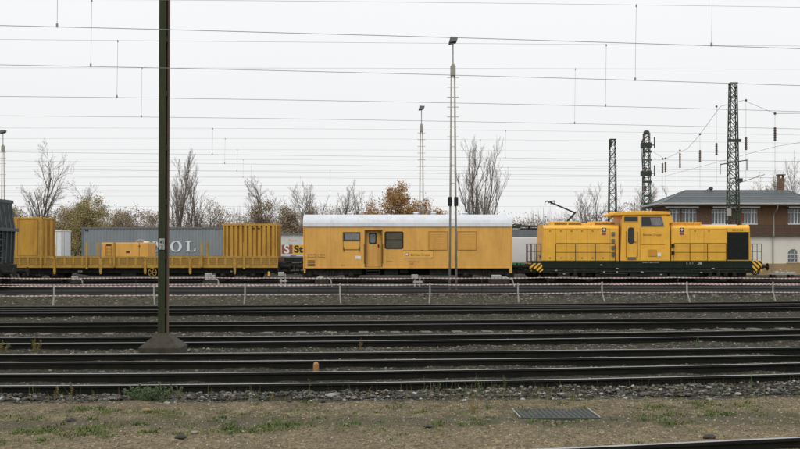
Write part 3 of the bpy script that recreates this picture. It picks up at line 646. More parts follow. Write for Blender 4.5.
# ------------------------------------------------------------------ lamp masts
def lamp_mast(x, ytop, d, label, zb=-.2):
    X_ = px(x, d); H = pz(ytop, d); s = 1
    t_ = thing('lamp_mast', (X_, d, zb), label, 'lamp mast', 'twin-pole yard lamp masts')
    zt_ = H-1.55; bt, bb = .06, .17
    for q in (-1, 1): MB().cyl((X_+q*bb, d, zb), (X_+q*bt*1.3, d, zt_), .055, .042, 10).build('pole', M['lamp'], t_, smooth=True)
    MB().box(X_-.13, X_+.13, d-.12, d+.12, zt_-.35, zt_+.15).box(X_-.08, X_+.08, d-.08, d+.08, zt_+.15, zt_+.24).build('top_box', M['lamp'], t_, bevel=.02)
    MB().cyl((X_, d, zt_+.15), (X_, d, H-.2), .035, .03, 8).build('spigot', M['lamp'], t_)
    lh = MB(); lh.add([(X_-.22,d-.3,H-.3),(X_+.17,d-.3,H-.22),(X_+.24,d-.3,H-.02),(X_-.14,d-.3,H+.0),(X_-.22,d+.3,H-.3),(X_+.17,d+.3,H-.22),(X_+.24,d+.3,H-.02),(X_-.14,d+.3,H+.0)],
        [(0,1,2,3),(7,6,5,4),(0,4,5,1),(1,5,6,2),(2,6,7,3),(3,7,4,0)]); lh = lh.build('lamp_head', M['lampd'], t_, bevel=.02)
    MB().add([(X_-.19,d-.25,H-.315),(X_+.14,d-.25,H-.25),(X_+.14,d+.25,H-.25),(X_-.19,d+.25,H-.315)], [(0,3,2,1),(0,1,2,3)]).build('lens', M['glassp'], lh)
    z = zt_-.42; k = 0
    while z > 3.2 and k < 12:
        if k < 7: 
            hw = .29; MB().cyl((X_-hw, d, z), (X_+hw, d, z), .016, n=6).build('rung', M['lamp'], t_)
        else: MB().cyl((X_-.14, d, z), (X_+.14, d, z), .012, n=6).build('rung', M['lamp'], t_)
        z -= .49 if k < 7 else .9; k += 1
    for q in (-1, 1):
        bx_ = MB().box(X_+q*.155-.1, X_+q*.155+.1, d-.13, d+.1, pz(206,d) if d < 60 else 4.0, pz(197,d) if d < 60 else 4.4).build('clamp_box', M['rubber'], t_, bevel=.02)
lamp_mast(453, 37.5, 53.9, 'tall twin-pole lamp mast in front of the yellow workshop wagon')
lamp_mast(421.5, 106, 79.7, 'shorter looking lamp mast rising behind the yellow workshop wagon')
lamp_mast(3, 130, 96, 'lamp mast at far left behind the dark hopper wagon')

# ------------------------------------------------------------------ lattice masts
def lattice(x, ytop, d, wt, wb, label, extras=None):
    X_ = px(x, d); H = pz(ytop, d); zb = -.2
    t_ = thing('lattice_mast', (X_, d, zb), label, 'lattice mast', 'green lattice catenary masts')
    hw = lambda z: (wb+(wt-wb)*(z-zb)/(H-zb))/2
    for sx in (-1, 1):
        m_ = MB()
        for sy in (-1, 1):
            m_.cyl((X_+sx*hw(zb), d+sy*hw(zb), zb), (X_+sx*hw(H), d+sy*hw(H), H), .05, .045, 4)
        m_.build('upright', M['mast'], t_)
    n = int(H/.55); m_ = MB()
    for k in range(n):
        z0 = zb+(H-zb)*k/n; z1 = zb+(H-zb)*(k+1)/n; a, b_ = hw(z0), hw(z1); s = 1 if k % 2 else -1
        for sy in (-1, 1):
            m_.cyl((X_-s*a, d+sy*a, z0), (X_+s*b_, d+sy*b_, z1), .03, n=4); m_.cyl((X_+s*a, d+sy*a, z0), (X_-s*b_, d+sy*b_, z1), .022, n=4) if k % 2 else None
            m_.cyl((X_+sy*a, d-s*a, z0), (X_+sy*b_, d+s*b_, z1), .03, n=4)
            m_.cyl((X_-b_, d+sy*b_, z1), (X_+b_, d+sy*b_, z1), .02, n=4)
    m_.build('lattice', M['mast'], t_)
    MB().box(X_-hw(H)-.05, X_+hw(H)+.05, d-hw(H)-.05, d+hw(H)+.05, H-.03, H+.05).build('cap_plate', M['mast'], t_)
    MB().box(X_-hw(zb)-.3, X_+hw(zb)+.3, d-.8, d+.8, zb-.1, zb+.35).build('foundation', M['concrete'], t_, bevel=.03)
    if extras: extras(t_, X_, H, hw, d)
    return t_
def ex1(t_, X_, H, hw, d):
    b_ = MB(); zc = pz(162, d); b_.cyl((px(718,d), d-.5, pz(165,d)), (px(745,d), d-.5, pz(160.5,d)), .035, n=6)
    for x, y0, y1 in ((718,165,175), (725,164,174), (744.5,161,171)): b_.cyl((px(x,d), d-.5, pz(y0,d)), (px(x,d), d-.5, pz(y1,d)), .03, n=6)
    b_.cyl((X_, d-.5, zc), (X_, d, zc), .03, n=6); b_.build('cross_arm', M['arm'], t_)
    MB().box(px(738,d), px(741.5,d), d-.3, d+.2, pz(182,d), pz(178.5,d)).build('junction_box', M['mast'], t_, bevel=.02)
    MB().box(px(724.5,d), px(728.8,d), d-.55, d-.45, pz(216,d), pz(209,d)).build('notice_plate', M['pale'], t_)
    MB().cyl((px(733,d), d-.2, pz(180,d)), (px(724,d), d-1.5, pz(189,d)), .02, n=5).cyl((px(738,d), d-.2, pz(183,d)), (px(757,d), d-1.5, pz(176,d)), .02, n=5).build('stay', M['arm'], t_)
    MB().box(X_-.42, X_+.42, d-.42, d-.36, pz(142.5,d), pz(139.5,d)).build('collar', M['mast'], t_)
lattice(733, 83.5, 71.0, .40, .76, 'tallest looking lattice mast, in front of the signal box', ex1)
def ex2(t_, X_, H, hw, d):
    MB().box(px(608.5,d), px(611,d), d-.4, d-.2, pz(147,d), pz(140,d)).build('insulator_box', M['mast'], t_, bevel=.02)
lattice(612.5, 139.5, 104, .5, .85, 'plain lattice mast rising behind the locomotive hood', ex2)
def ex3(t_, X_, H, hw, d):
    for ya, yb, sx in ((143, 148, 1), (171, 176, 1)):
        b_ = MB(); b_.box(X_-.5, X_+.35, d-.55, d+.3, pz(yb,d), pz(ya,d)); b_.cyl((X_+.3, d-.4, pz((ya+yb)/2,d)), (px(653.5,d), d-.4, pz((ya+yb)/2,d)), .05, n=5)
        b_.cyl((px(653.5,d), d-.4, pz(yb+.5,d)), (px(653.5,d), d-.4, pz(ya-5.5,d)), .06, n=6); b_.build('isolator', M['mast'], t_)
    b_ = MB(); b_.tube([(px(642,d), d-.4, pz(143,d)), (px(640.5,d), d-.4, pz(150,d)), (px(641.5,d), d-.4, pz(168,d)), (px(643,d), d-.4, pz(189,d))], .035, 5); b_.build('cable', M['arm'], t_)
    b_ = MB(); b_.cyl((px(642,d), d-.4, pz(175,d)), (px(645,d), d-.4, pz(168,d)), .12, n=8); b_.cyl((px(640.5,d), d-.4, pz(143,d)), (px(644,d), d-.4, pz(136,d)), .07, n=6)
    b_.box(px(642,d), px(645,d), d-.6, d-.3, pz(191,d), pz(186,d)); b_.build('surge_arrester', M['insul'], t_)
    MB().ball((X_, d, H+.15), .3, n=10, sz=.7).build('top_cap', M['mast'], t_, smooth=True)
    b_ = MB()
    for y in (152, 160, 182, 196, 204): b_.box(X_-.38, X_+.38, d-.42, d-.34, pz(y+1,d), pz(y-1,d))
    b_.build('band', M['mast'], t_)
lattice(646.5, 134, 100, .5, .8, 'lattice mast crowded with isolators beside the signal box roof', ex3)

# ------------------------------------------------------------------ overhead lines
def overhead(label, yc, ym, ds, drops, rc=.0075, rm=.005):
    k_ = .58 if ds[0] < 35 else .45; rc *= k_; rm *= k_*1.05
    f = quadfit(ds); fc = lambda x: np.interp(x, [px(0,ds[0]), px(400,ds[1]), px(800,ds[2])], [pz(yc[0],ds[0]), pz(yc[1],ds[1]), pz(yc[2],ds[2])])
    x0, x1 = px(-60, ds[0]), px(860, ds[2]); xx = np.linspace(x0, x1, 15)
    def lin(v, x):
        xs_ = [px(0,ds[0]), px(400,ds[1]), px(800,ds[2])]; zs = [pz(v[i], ds[i]) for i in range(3)]
        c = np.polyfit(xs_, zs, 2); return float(np.polyval(c, x))
    t_ = thing('overhead_line', (px(400, ds[1]), ds[1], lin(yc, 0)), label, 'overhead line', 'overhead contact lines')
    MB().tube([(x, f(x), lin(yc, x)) for x in xx], rc, 5).build('contact_wire', M['wire'], t_)
    if ym:
        MB().tube([(x, f(x), lin(ym, x)) for x in xx], rm, 5).build('messenger_wire', M['wire'], t_)
        for dx in drops:
            X_ = px(dx, np.interp(dx, (0,400,800), ds)); X_ = max(min(X_, x1), x0)
            b_ = MB(); b_.cyl((X_, f(X_), lin(yc, X_)), (X_+.02, f(X_), lin(ym, X_)), .0035, n=4)
            b_.cyl((X_, f(X_), lin(yc, X_)-.01), (X_, f(X_), lin(yc, X_)+.05), .018, n=6); b_.cyl((X_+.02, f(X_), lin(ym, X_)-.04), (X_+.02, f(X_), lin(ym, X_)+.01), .014, n=6)
            b_.build('dropper', M['wire'], t_)
overhead('lowest hanging looking top wire, the first overhead line counting from the camera', (25.5,36,47.5), (-60,-50,-38), (17.0,17.44,18.52), (58,711.5), .009)
overhead('second overhead line counting from the camera', (64.8,73.5,85), (-1,2,6.5), (20.29,20.74,21.59), (91.5,635), .009)
overhead('third overhead line counting from the camera', (96.5,101.8,110.8), (39.5,42.8,45), (24.15,24.85,26.3), (118,605), .009)
overhead('fourth overhead line counting from the camera', (115.8,120.4,128.5), (68,68.2,68.8), (29.1,29.9,31.1), (142,574.5), .009)
overhead('fifth overhead line counting from the camera', (152,156.6,161), (128,129.4,134.5), (37.3,38.4,40.5), (213,505), .01, .007)
overhead('sixth overhead line counting from the camera', (160.5,166,171), (138.5,139,143), (45,45.2,46), (225,480), .0105, .007)
overhead('seventh overhead line counting from the camera', (169,173,178), (150,150,153), (51.9,51.9,51.9), (237,462), .011, .0075)
overhead('eighth overhead line counting from the camera', (176,178.5,182), (159,160,161), (56.2,56.2,56.2), (243,), .011, .0075)
overhead('ninth overhead line counting from the camera', (185.5,185.5,187), (167,166,168), (61.2,61.2,61.2), (251,), .0115, .008)
overhead('overhead line hanging above the yellow work train', (190.5,190.7,191.5), (171.5,170.5,172), (66.35,66.35,66.35), (330,), .012, .008)
overhead('overhead line above the white and green electric engine', (196,196,196), (178.5,176.5,178), (72.6,72.6,72.6), (300,), .012, .008)
overhead('overhead line hanging above the far container wagons', (206.5,206.5,206.5), (192.5,191.5,192.5), (93.2,93.2,93.2), (), .014, .010)

# cross-span with its row of hanging insulators, upper right
t_ = thing('cross_span', (17.5, 60, 5.5), 'cross-span wires with a row of hanging brown insulators, upper right', 'cross span')
sp_ = [(50.8,8.3),(55.5,9.55),(59.5,9.75),(63.7,8.6),(66.3,8.05),(72,7.9)]
MB().tube([(17.5,44.5,7.55)]+[(17.5,a,b_) for a, b_ in sp_]+[(px(644,99.6),99.6,pz(146,99.6))], .011, 5).build('span_wire', M['wire'], t_)
MB().tube([(17.5,40,6.4)]+[(17.5,a,6.75) for a in (50.8,59.5,66.3,72)]+[(px(644,99.6),99.6,pz(176,99.6))], .008, 5).build('steady_wire', M['wire'], t_)
for x, y0, y1, d in ((775,127,141,50.8),(746,137,150,55.5),(716.5,143,155,59.5),(700,150,162,63.5),(680,153,168,67.2),(662.5,163,173,72.0),(665.5,162,172,71.6)):
    b_ = MB(); X_ = px(x, d); zt_ = np.interp(d, [q[0] for q in sp_], [q[1] for q in sp_])
    b_.cyl((X_, d, pz(y1,d)), (X_, d, pz(y0,d)), .05, n=8)
    n = 6
    for k in range(n):
        z = pz(y1,d)+(pz(y0,d)-pz(y1,d))*(k+.5)/n; b_.cyl((X_, d, z-.02), (X_, d, z+.03), .085, .05, 8)
    b_.cyl((X_, d, pz(y0,d)), (X_, d, zt_), .006, n=4); b_.cyl((X_, d, 5.5), (X_, d, pz(y1,d)), .006, n=4)
    b_.ball((X_, d, zt_), .07, n=6); b_.build('insulator', M['insul'], t_)

# ------------------------------------------------------------------ rolling stock
YS = 64.9                                   # depth of the near side of the work train
def hx(x, d=YS): return px(x, d)
def hz(y, d=YS): return pz(y, d)
def slab(mb, x0, x1, y0, y1, d=YS, out=.02, back=.02, m=0):   # photo-pixel rectangle on a side wall at depth d, standing proud by out
    return mb.box(hx(x0,d), hx(x1,d), d-out, d+back, hz(y1,d), hz(y0,d), m)
def frame(mb, x0, x1, y0, y1, t_=.6, d=YS, out=.03, back=.0):
    slab(mb, x0, x1, y0, y0+t_, d, out, back); slab(mb, x0, x1, y1-t_, y1, d, out, back)
    slab(mb, x0, x0+t_, y0+t_, y1-t_, d, out, back); slab(mb, x1-t_, x1, y0+t_, y1-t_, d, out, back); return mb
def wheel(parent, x, yc, r=.46, mt='wheel'):
    wl = MB().cyl((x, yc-.8325, r), (x, yc-.70, r), r, n=24).cyl((x, yc+.70, r), (x, yc+.8325, r), r, n=24).cyl((x, yc-.7, r), (x, yc+.7, r), .09, n=10)
    wl.cyl((x, yc-.86, r), (x, yc-.8325, r), r*.3, n=14)
    return wl.build('wheelset', M[mt], parent, smooth=False)
def bogie(parent, x, yc, base=1.8, mt='bogie', r=.46):
    for s in (-1, 1): wheel(parent, x+s*base/2, yc, r)
    b_ = MB()
    for q in (-1, 1):
        y_ = yc+q*1.0
        b_.prism([(x-base/2-.38,.5),(x-base/2-.3,.72),(x-.45,.80),(x-.3,.62),(x+.3,.62),(x+.45,.80),(x+base/2+.3,.72),(x+base/2+.38,.5),(x+base/2-.3,.42),(x+.4,.36),(x-.4,.36),(x-base/2+.3,.42)], y_-.05, y_+.05)
        for s in (-1, 1):
            b_.box(x+s*base/2-.16, x+s*base/2+.16, y_-.13, y_-.05, .3, .62); b_.cyl((x+s*base/2, y_-.2, .46), (x+s*base/2, y_-.13, .46), .11, n=12)
        for s in (-1, 0, 1): b_.cyl((x+s*.16, y_-.09, .3), (x+s*.16, y_-.09, .66), .07, n=8)
    b_.box(x-.3, x+.3, yc-.95, yc+.95, .45, .75)
    return b_.build('bogie', M[mt], parent)
def buffers(parent, x, yc, s, z=.88):
    for q in (-.875, .875):
        MB().cyl((x, yc+q, z), (x+s*.38, yc+q, z), .11, n=14).cyl((x+s*.38, yc+q, z), (x+s*.62, yc+q, z), .075, n=14).cyl((x+s*.58, yc+q, z), (x+s*.63, yc+q, z), .22, n=20).box(x, x+s*.04, yc+q-.18, yc+q+.18, z-.18, z+.18).build('buffer', M['black'], parent)
    MB().box(min(x,x+s*.3), max(x,x+s*.3), yc-.06, yc+.06, z-.05, z+.06).tube([(x+s*.3, yc, z), (x+s*.42, yc, z-.15), (x+s*.38, yc, z-.4), (x+s*.3, yc-.05, z-.45)], .035, 6).build('coupling_hook', M['black'], parent)

# --- yellow locomotive
yc = 66.35; BK = 2*yc-YS                    # far side
t_ = thing('locomotive', (hx(648), yc, 0), 'bright yellow diesel locomotive with black frame and hazard-striped ends', 'locomotive')
fr = MB().box(hx(537), hx(757), YS-.02, BK+.02, hz(268.5), hz(261.3)); fr.box(hx(540), hx(754), YS+.04, BK-.04, hz(273), hz(268.5))
fr = fr.build('frame', M['dkgreen'], t_, bevel=.02)
e_ = MB()
for a, b_, y1 in ((596,628,277.5),(630,668,277),(670,700,276.5)): MB().box(hx(a), hx(b_), YS+.1, BK-.1, hz(y1), hz(270)).build('equipment_box', M['black'], t_, bevel=.02)
for x in (572, 722): bogie(t_, hx(x), yc, 2.3, 'black', .5)
e_ = MB()
for x in (604,617,): e_.cyl((hx(x), YS-.05, hz(272)), (hx(x), YS+.2, hz(272)), .05, n=8)
for a, c in ((600,264.5),(616,268),(641,271.5),(660,274),(555,270),(563,273.5),(700,272),(712,268)): e_.box(hx(a), hx(a+2.2), YS-.05, YS, hz(c+1), hz(c))
e_.build('fitting', M['pale'], t_)
g1 = MB()
for a in (560, 568, 575.5, 584, 711, 719, 726.5, 735):
    g1 = MB().cyl((hx(a), YS+.12, hz(276.6)), (hx(a), YS+.12, hz(272)), .09, n=8)
    for k in range(5): g1.cyl((hx(a), YS+.12, hz(276.2-k*.9)), (hx(a), YS+.12, hz(275.7-k*.9)), .13, n=10)
    g1.build('spring', M['bogie'], t_)
g1 = MB()
for y, x0, x1 in ((270.4, 545, 595), (271.6, 600, 668), (270.2, 690, 750), (273.8, 600, 628)): g1.cyl((hx(x0), YS+.02, hz(y)), (hx(x1), YS+.02, hz(y)), .025, n=6)
for a in range(548, 752, 9): g1.cyl((hx(a), YS+.02, hz(268)), (hx(a), YS+.02, hz(272)), .02, n=5)
g1.build('brake_pipe', M['bogie'], t_)
g1 = MB()
for a in range(541, 757, 12): g1.box(hx(a), hx(a)+.03, YS-.035, YS-.021, hz(268.3), hz(261.6))
g1.box(hx(538), hx(756), YS-.05, YS-.021, hz(262), hz(261.3)); g1.build('frame_stiffener', M['dkgreen'], fr)
# hoods
cyb = [(YS+.22, hz(261.2)), (YS+.22, hz(227.5)), (YS+.42, hz(225.2)), (BK-.42, hz(225.2)), (BK-.22, hz(227.5)), (BK-.22, hz(261.2))]
HD = YS+.22
def hood(xa, xb, xta, xtb, nm):
    mb = MB(); n = 6
    L0 = [(xa if z < 3.0 else xta, y, z) for y, z in cyb]; R0 = [(xb if z < 3.0 else xtb, y, z) for y, z in cyb]
    mb.add(L0+R0, [tuple(range(5,-1,-1)), tuple(range(6,12))]+[(i, i+6, (i+1) % 6+6, (i+1) % 6) for i in range(6)]); mb.f = [tuple(reversed(q)) for q in mb.f]
    return mb.build(nm, M['loco'], t_, bevel=.05)
h1 = hood(px(541,HD), px(618.5,HD), px(543,HD), px(618.5,HD), 'hood'); h2 = hood(px(671,HD), px(751.5,HD), px(671,HD), px(749.5,HD), 'hood')
pn = MB()
for xs_, hh in (((545,556,566.5,577,587.5,598,610), h1), ((690,704,727), h2)):
    pn = MB()
    for x in xs_: pn.box(px(x,HD)-.006, px(x,HD)+.006, HD-.004, HD+.01, pz(260.5,HD), pz(228,HD))
    pn.box(px(xs_[0],HD), px(xs_[-1],HD), HD-.004, HD+.01, pz(229.2,HD), pz(229.0,HD)); pn.build('panel_seam', M['brownink'], hh)
    pn = MB()
    for x in xs_[:-1]:
        for y in (231, 258):
            pn.box(px(x+5,HD)-.04, px(x+5,HD)+.04, HD-.02, HD+.01, pz(y+.5,HD), pz(y-.5,HD))
    pn.build('latch', M['brownink'], hh)
MB().box(hx(553), hx(582), YS+.6, BK-.6, hz(226), hz(221.2)).box(hx(583), hx(593), YS+.7, BK-.7, hz(226), hz(223)).box(hx(593.5), hx(616), YS+.6, BK-.6, hz(226), hz(221.2)).build('roof_vent_box', M['loco'], t_, bevel=.03)
lv = MB()
for x0, x1 in ((554.5,567), (568.5,581), (595,615)):
    lv.box(px(x0,YS+.6), px(x1,YS+.6), YS+.585, YS+.62, hz(224.6), hz(222.3))
lv.build('louvre', mat('louvre_dark_yellow', (.3,.15,.02), (.2,.1,.02), .7, scale=30, stretch=(1,1,8)), t_)
MB().box(hx(672), hx(703), YS+.55, BK-.55, hz(226), hz(222.6)).build('roof_vent_box', M['loco'], t_, bevel=.03)
lv = MB()
for x in (673, 680.5, 688, 695.5, 702.3): lv.box(hx(x), hx(x)+.06, YS+.42, YS+.6, hz(225.6), hz(221.8))
lv.box(hx(673), hx(703), YS+.40, YS+.46, hz(222.4), hz(221.8)); lv.build('roof_rack', M['loco'], t_)
MB().box(hx(704), hx(742), YS+.9, BK-.9, hz(225.8), hz(224.3)).build('hood_sheen_strip', M['roof'], t_, bevel=.03)  # white strip standing in for the sheen on the hood top
# cab
cb = MB(); cb.prism([(hx(620.5),hz(261.2)),(hx(670.5),hz(261.2)),(hx(670.5),hz(229)),(hx(667),hz(215.2)),(hx(622.5),hz(215.2)),(hx(622),hz(229))], YS+.03, BK-.03); cb = cb.build('cab', M['loco'], t_, bevel=.04)
rf = MB(); rf.prism([(hx(612.5),hz(215.4)),(hx(671),hz(214.6)),(hx(669.5),hz(211.6)),(hx(640),hz(210.8)),(hx(617),hz(211.8)),(hx(612.5),hz(213.2))], YS-.02, BK+.02); rf.build('cab_roof', M['loco'], t_, bevel=.04)
MB().ball((hx(612.6), YS+.55, hz(214.6)), .19, n=14).cyl((hx(612.6), YS+.36, hz(214.6)), (hx(612.6), YS+.3, hz(214.6)), .17, .19, 16).build('headlight_pod', M['loco'], t_, smooth=True)
vs = MB(); vs.prism([(hx(664.5),hz(216)),(hx(671.5),hz(214.8)),(hx(674),hz(222)),(hx(668.5),hz(224))], YS+.08, YS+.45); vs.build('cab_end_visor', M['loco'], t_, bevel=.02)
gl = MB(); slab(gl, 624.2, 638, 216.6, 221.4, out=-.015, back=.05); gl.build('window', M['glass'], cb)
f_ = MB(); frame(f_, 623.6, 638.6, 216, 222, .55, out=-.005, back=.03); f_.build('window_frame', M['loco'], cb)
gl = MB(); gl.prism([(hx(641.8),hz(217)),(hx(661.2),hz(217)),(hx(663.6),hz(225.8)),(hx(641.8),hz(225.8))], YS+.015, YS+.06); gl = gl.build('window', M['glass'], cb)
bl = MB(); bl.prism([(hx(650),hz(217.5)),(hx(661),hz(217.5)),(hx(663),hz(225.3)),(hx(652),hz(225.3))], YS+.008, YS+.014); bl.build('window_blind', M['curtain'], gl)
f_ = MB(); f_.tube([(hx(641.2),YS+.01,hz(216.6)),(hx(661.5),YS+.01,hz(216.6)),(hx(664.1),YS+.01,hz(226.2)),(hx(641.2),YS+.01,hz(226.2)),(hx(641.2),YS+.01,hz(216.6))], .022, 6); f_.build('window_frame', M['lamp'], cb)
dr = MB(); slab(dr, 626.2, 636.8, 226.6, 259.8, out=-.01, back=.05); dr = dr.build('door', M['loco'], t_, bevel=.01)
def rrect(x0, x1, y0, y1, r, n=5):
    X0, X1, Z0, Z1 = hx(x0), hx(x1), hz(y1), hz(y0); o_ = []
    for cx, cz, a0 in ((X1-r,Z1-r,0),(X0+r,Z1-r,90),(X0+r,Z0+r,180),(X1-r,Z0+r,270)):
        for k in range(n+1): a = R(a0+90*k/n); o_.append((cx+r*math.cos(a), cz+r*math.sin(a)))
    return o_
MB().prism(rrect(628.6, 633.8, 228, 243.2, .14), YS-.005, YS+.02).build('window', M['glass'], dr)
e_ = MB().prism(rrect(628, 634.4, 227.4, 243.8, .16), YS+.0, YS+.015); e_.build('window_seal', M['rubber'], dr)
MB().cyl((hx(634.8),YS-.05,hz(242)),(hx(636),YS-.05,hz(242)),.02,n=6).box(hx(634.7),hx(635.1),YS-.05,YS+.02,hz(242.3),hz(241.7)).build('handle', M['rubber'], dr)
for x in (626.2, 637.2): MB().tube([(hx(x),YS+.03,hz(231.5)),(hx(x),YS-.07,hz(232)),(hx(x),YS-.07,hz(256.3)),(hx(x),YS+.03,hz(256.8))], .02, 6).build('handrail', M['brownink'], t_)
MB().box(hx(627.6), hx(636), YS-.06, YS+.02, hz(259), hz(257)).build('step_plate', M['lampd'], t_)
g_ = MB(); slab(g_, 648.3, 657, 249.5, 256.6, out=-.01); g_ = g_.build('vent_grille', mat('grille_yellow', (.45,.24,.02), rough=.6), cb)
g2 = MB()
for k in range(8): g2.box(hx(648.5), hx(656.8), YS-.01, YS+.01, hz(250.3+k*.85), hz(249.9+k*.85))
g2.build('louvre', M['loco'], g_)
MB().box(hx(657.5), hx(661), YS-.0, YS+.04, hz(256.4), hz(253)).build('notice_plate', M['white'], cb)
sl = MB()
for x in (640,): slab(sl, x, x+.25, 228, 260, out=-.02, back=.04)
slab(sl, 640, 665, 244.5, 244.8, out=-.02, back=.04); sl.build('panel_seam', M['brownink'], cb)
text('Bahnbau Gruppe', .20, hx(643), YS+.03, hz(235.8), M['brownink'], cb, wide=.82)
text('98 80 3 203 312-6', .135, hx(642.2), YS-.02, hz(262.9), M['offwhite'], fr, wide=.98)
text('DB', .2, hx(697), YS-.02, hz(264.4), M['offwhite'], fr); text('R  0  P', .16, hx(686), YS-.02, hz(264.4), M['lamp'], fr)
text('203 312-6', .17, px(732,HD), HD-.005, pz(231,HD), M['brownink'], h2, wide=.95)
for x in (601.8, 679.8):                    # black and white crest plate above a red one
    q = MB().box(px(x,HD), px(x+4.2,HD), HD-.012, HD+.01, pz(231.9,HD), pz(227.8,HD)).build('crest_plate', M['ink'], h1 if x < 650 else h2)
    MB().box(px(x+1.6,HD), px(x+2.6,HD), HD-.02, HD-.013, pz(231.2,HD), pz(228.3,HD)).box(px(x+.7,HD), px(x+1.5,HD), HD-.02, HD-.013, pz(229.9,HD), pz(229.1,HD)).box(px(x+2.7,HD), px(x+3.5,HD), HD-.02, HD-.013, pz(229.9,HD), pz(229.1,HD)).build('crest_cross', M['offwhite'], q)
    q = MB().box(px(x,HD), px(x+4.2,HD), HD-.012, HD+.01, pz(235,HD), pz(232.4,HD)).build('name_plate', M['red'], h1 if x < 650 else h2)
for k in range(4): 
    for s, x in ((0, 611.5),): MB().box(px(x,HD), px(x+3,HD), HD-.12, HD+.01, pz(235.4+k*6.9,HD), pz(232+k*6.9,HD)).box(px(x+.3,HD), px(x+2.7,HD), HD-.13, HD-.121, pz(235+k*6.9,HD), pz(232.4+k*6.9,HD)).build('step', M['lampd'], t_)
for y in (244, 251.2): MB().box(px(671.6,HD), px(674,HD), HD-.15, HD+.01, pz(y+3.2,HD), pz(y,HD)).build('lamp_box', M['rubber'], t_, bevel=.01)
# radiator grille
g_ = MB().box(px(727.5,HD), px(748,HD), HD-.02, HD+.02, pz(259.8,HD), pz(232,HD)).build('radiator_grille', M['rubber'], t_)
g2 = MB()
for k in range(14): g2.box(px(728,HD), px(747.5,HD), HD-.05, HD-.021, pz(234.2+k*1.9,HD), pz(233.2+k*1.9,HD))
for x in (727.2, 748): g2.box(px(x,HD), px(x+.5,HD), HD-.055, HD-.02, pz(260,HD), pz(231.8,HD))
g2.build('slat', M['dkgreen'], g_)
# walkway rails
def rails_(x0, x1, posts, round_left=True):
    d_ = YS+.02
    a = MB().tube([(px(x0,d_),d_,pz(261,d_)),(px(x0,d_),d_,pz(244.4,d_)),(px(x0+.8,d_),d_,pz(243.5,d_)),(px(x1,d_),d_,pz(243.5,d_)),(px(x1,d_),d_,pz(261,d_))], .021, 6)
    a.cyl((px(x0,d_),d_,pz(252.3,d_)), (px(x1,d_),d_,pz(252.3,d_)), .018, n=6)
    for x in posts: a.cyl((px(x,d_),d_,pz(261,d_)), (px(x,d_),d_,pz(243.5,d_)), .02, n=6)
    a.build('walkway_railing', M['ink'], t_)
rails_(555.6, 615.2, (575.5, 595.5)); rails_(673.4, 726.4, (690, 707.5))
for s, xs_ in ((-1, (531.8, 536.5, 541)), (1, (753, 761.8))):
    for dd, nm in ((YS+.05, 0), (BK-.05, 1)):
        a = MB()
        for i, x in enumerate(xs_): a.cyl((hx(x), dd, hz(262)), (hx(x), dd, hz(243.5 if i < 3 else 247)), .02, n=6)
        a.cyl((hx(xs_[0]), dd, hz(244)), (hx(xs_[-1]), dd, hz(244)), .02, n=6); a.cyl((hx(xs_[0]), dd, hz(251.5)), (hx(xs_[-1]), dd, hz(251.5)), .018, n=6); a.build('end_railing', M['ink'], t_)
    xx_ = hx(531.8 if s < 0 else 761.8)
    MB().cyl((xx_, YS+.05, hz(244)), (xx_, BK-.05, hz(244)), .02, n=6).cyl((xx_, YS+.05, hz(251.5)), (xx_, BK-.05, hz(251.5)), .018, n=6).cyl((xx_, yc-.6, hz(244)), (xx_, yc-.6, hz(262)), .02, n=6).cyl((xx_, yc+.6, hz(244)), (xx_, yc+.6, hz(262)), .02, n=6).build('end_railing', M['ink'], t_)
    MB().box(min(xx_, hx(537 if s < 0 else 757)), max(xx_, hx(537 if s < 0 else 757)), YS+.0, BK, hz(263.2), hz(261.6)).build('end_platform', M['dkgreen'], t_)
b_ = MB().prism([(hx(530.5),hz(263.3)),(hx(541.5),hz(263.3)),(hx(543),hz(270)),(hx(540),hz(272.3)),(hx(531.5),hz(267.5))], YS-.07, YS-.025); b_.box(hx(530.3), hx(531.6), YS-.02, BK, hz(271), hz(263.3)); b_.build('hazard_panel', M['hazl'], t_)
b_ = MB().prism([(hx(752),hz(260.8)),(hx(761.8),hz(260.8)),(hx(761.8),hz(265)),(hx(756),hz(271.2)),(hx(752.5),hz(268))], YS-.07, YS-.025); b_.box(hx(760.5), hx(761.8), YS-.02, BK, hz(271), hz(263.3)); b_.build('hazard_panel', M['hazr'], t_)
buffers(t_, hx(531.5), yc, -1); buffers(t_, hx(760.5), yc, 1)
a = MB()
for q in (.25, .65): a.tube([(hx(757), YS+q, hz(268)), (hx(759.5), YS+q, hz(272.5)), (hx(757.5), YS+q, hz(275)), (hx(755), YS+q, hz(273))], .03, 6)
a.build('brake_hose', M['rubber'], t_)
for z_, s in ((241, -1), (241, 1)):
    x = px(542, HD) if s < 0 else px(750.6, HD)
    for q in (-.7, .7): MB().cyl((x, yc+q, hz(256)), (x+s*.1, yc+q, hz(256)), .12, n=14).build('headlight', M['glassp'], t_)

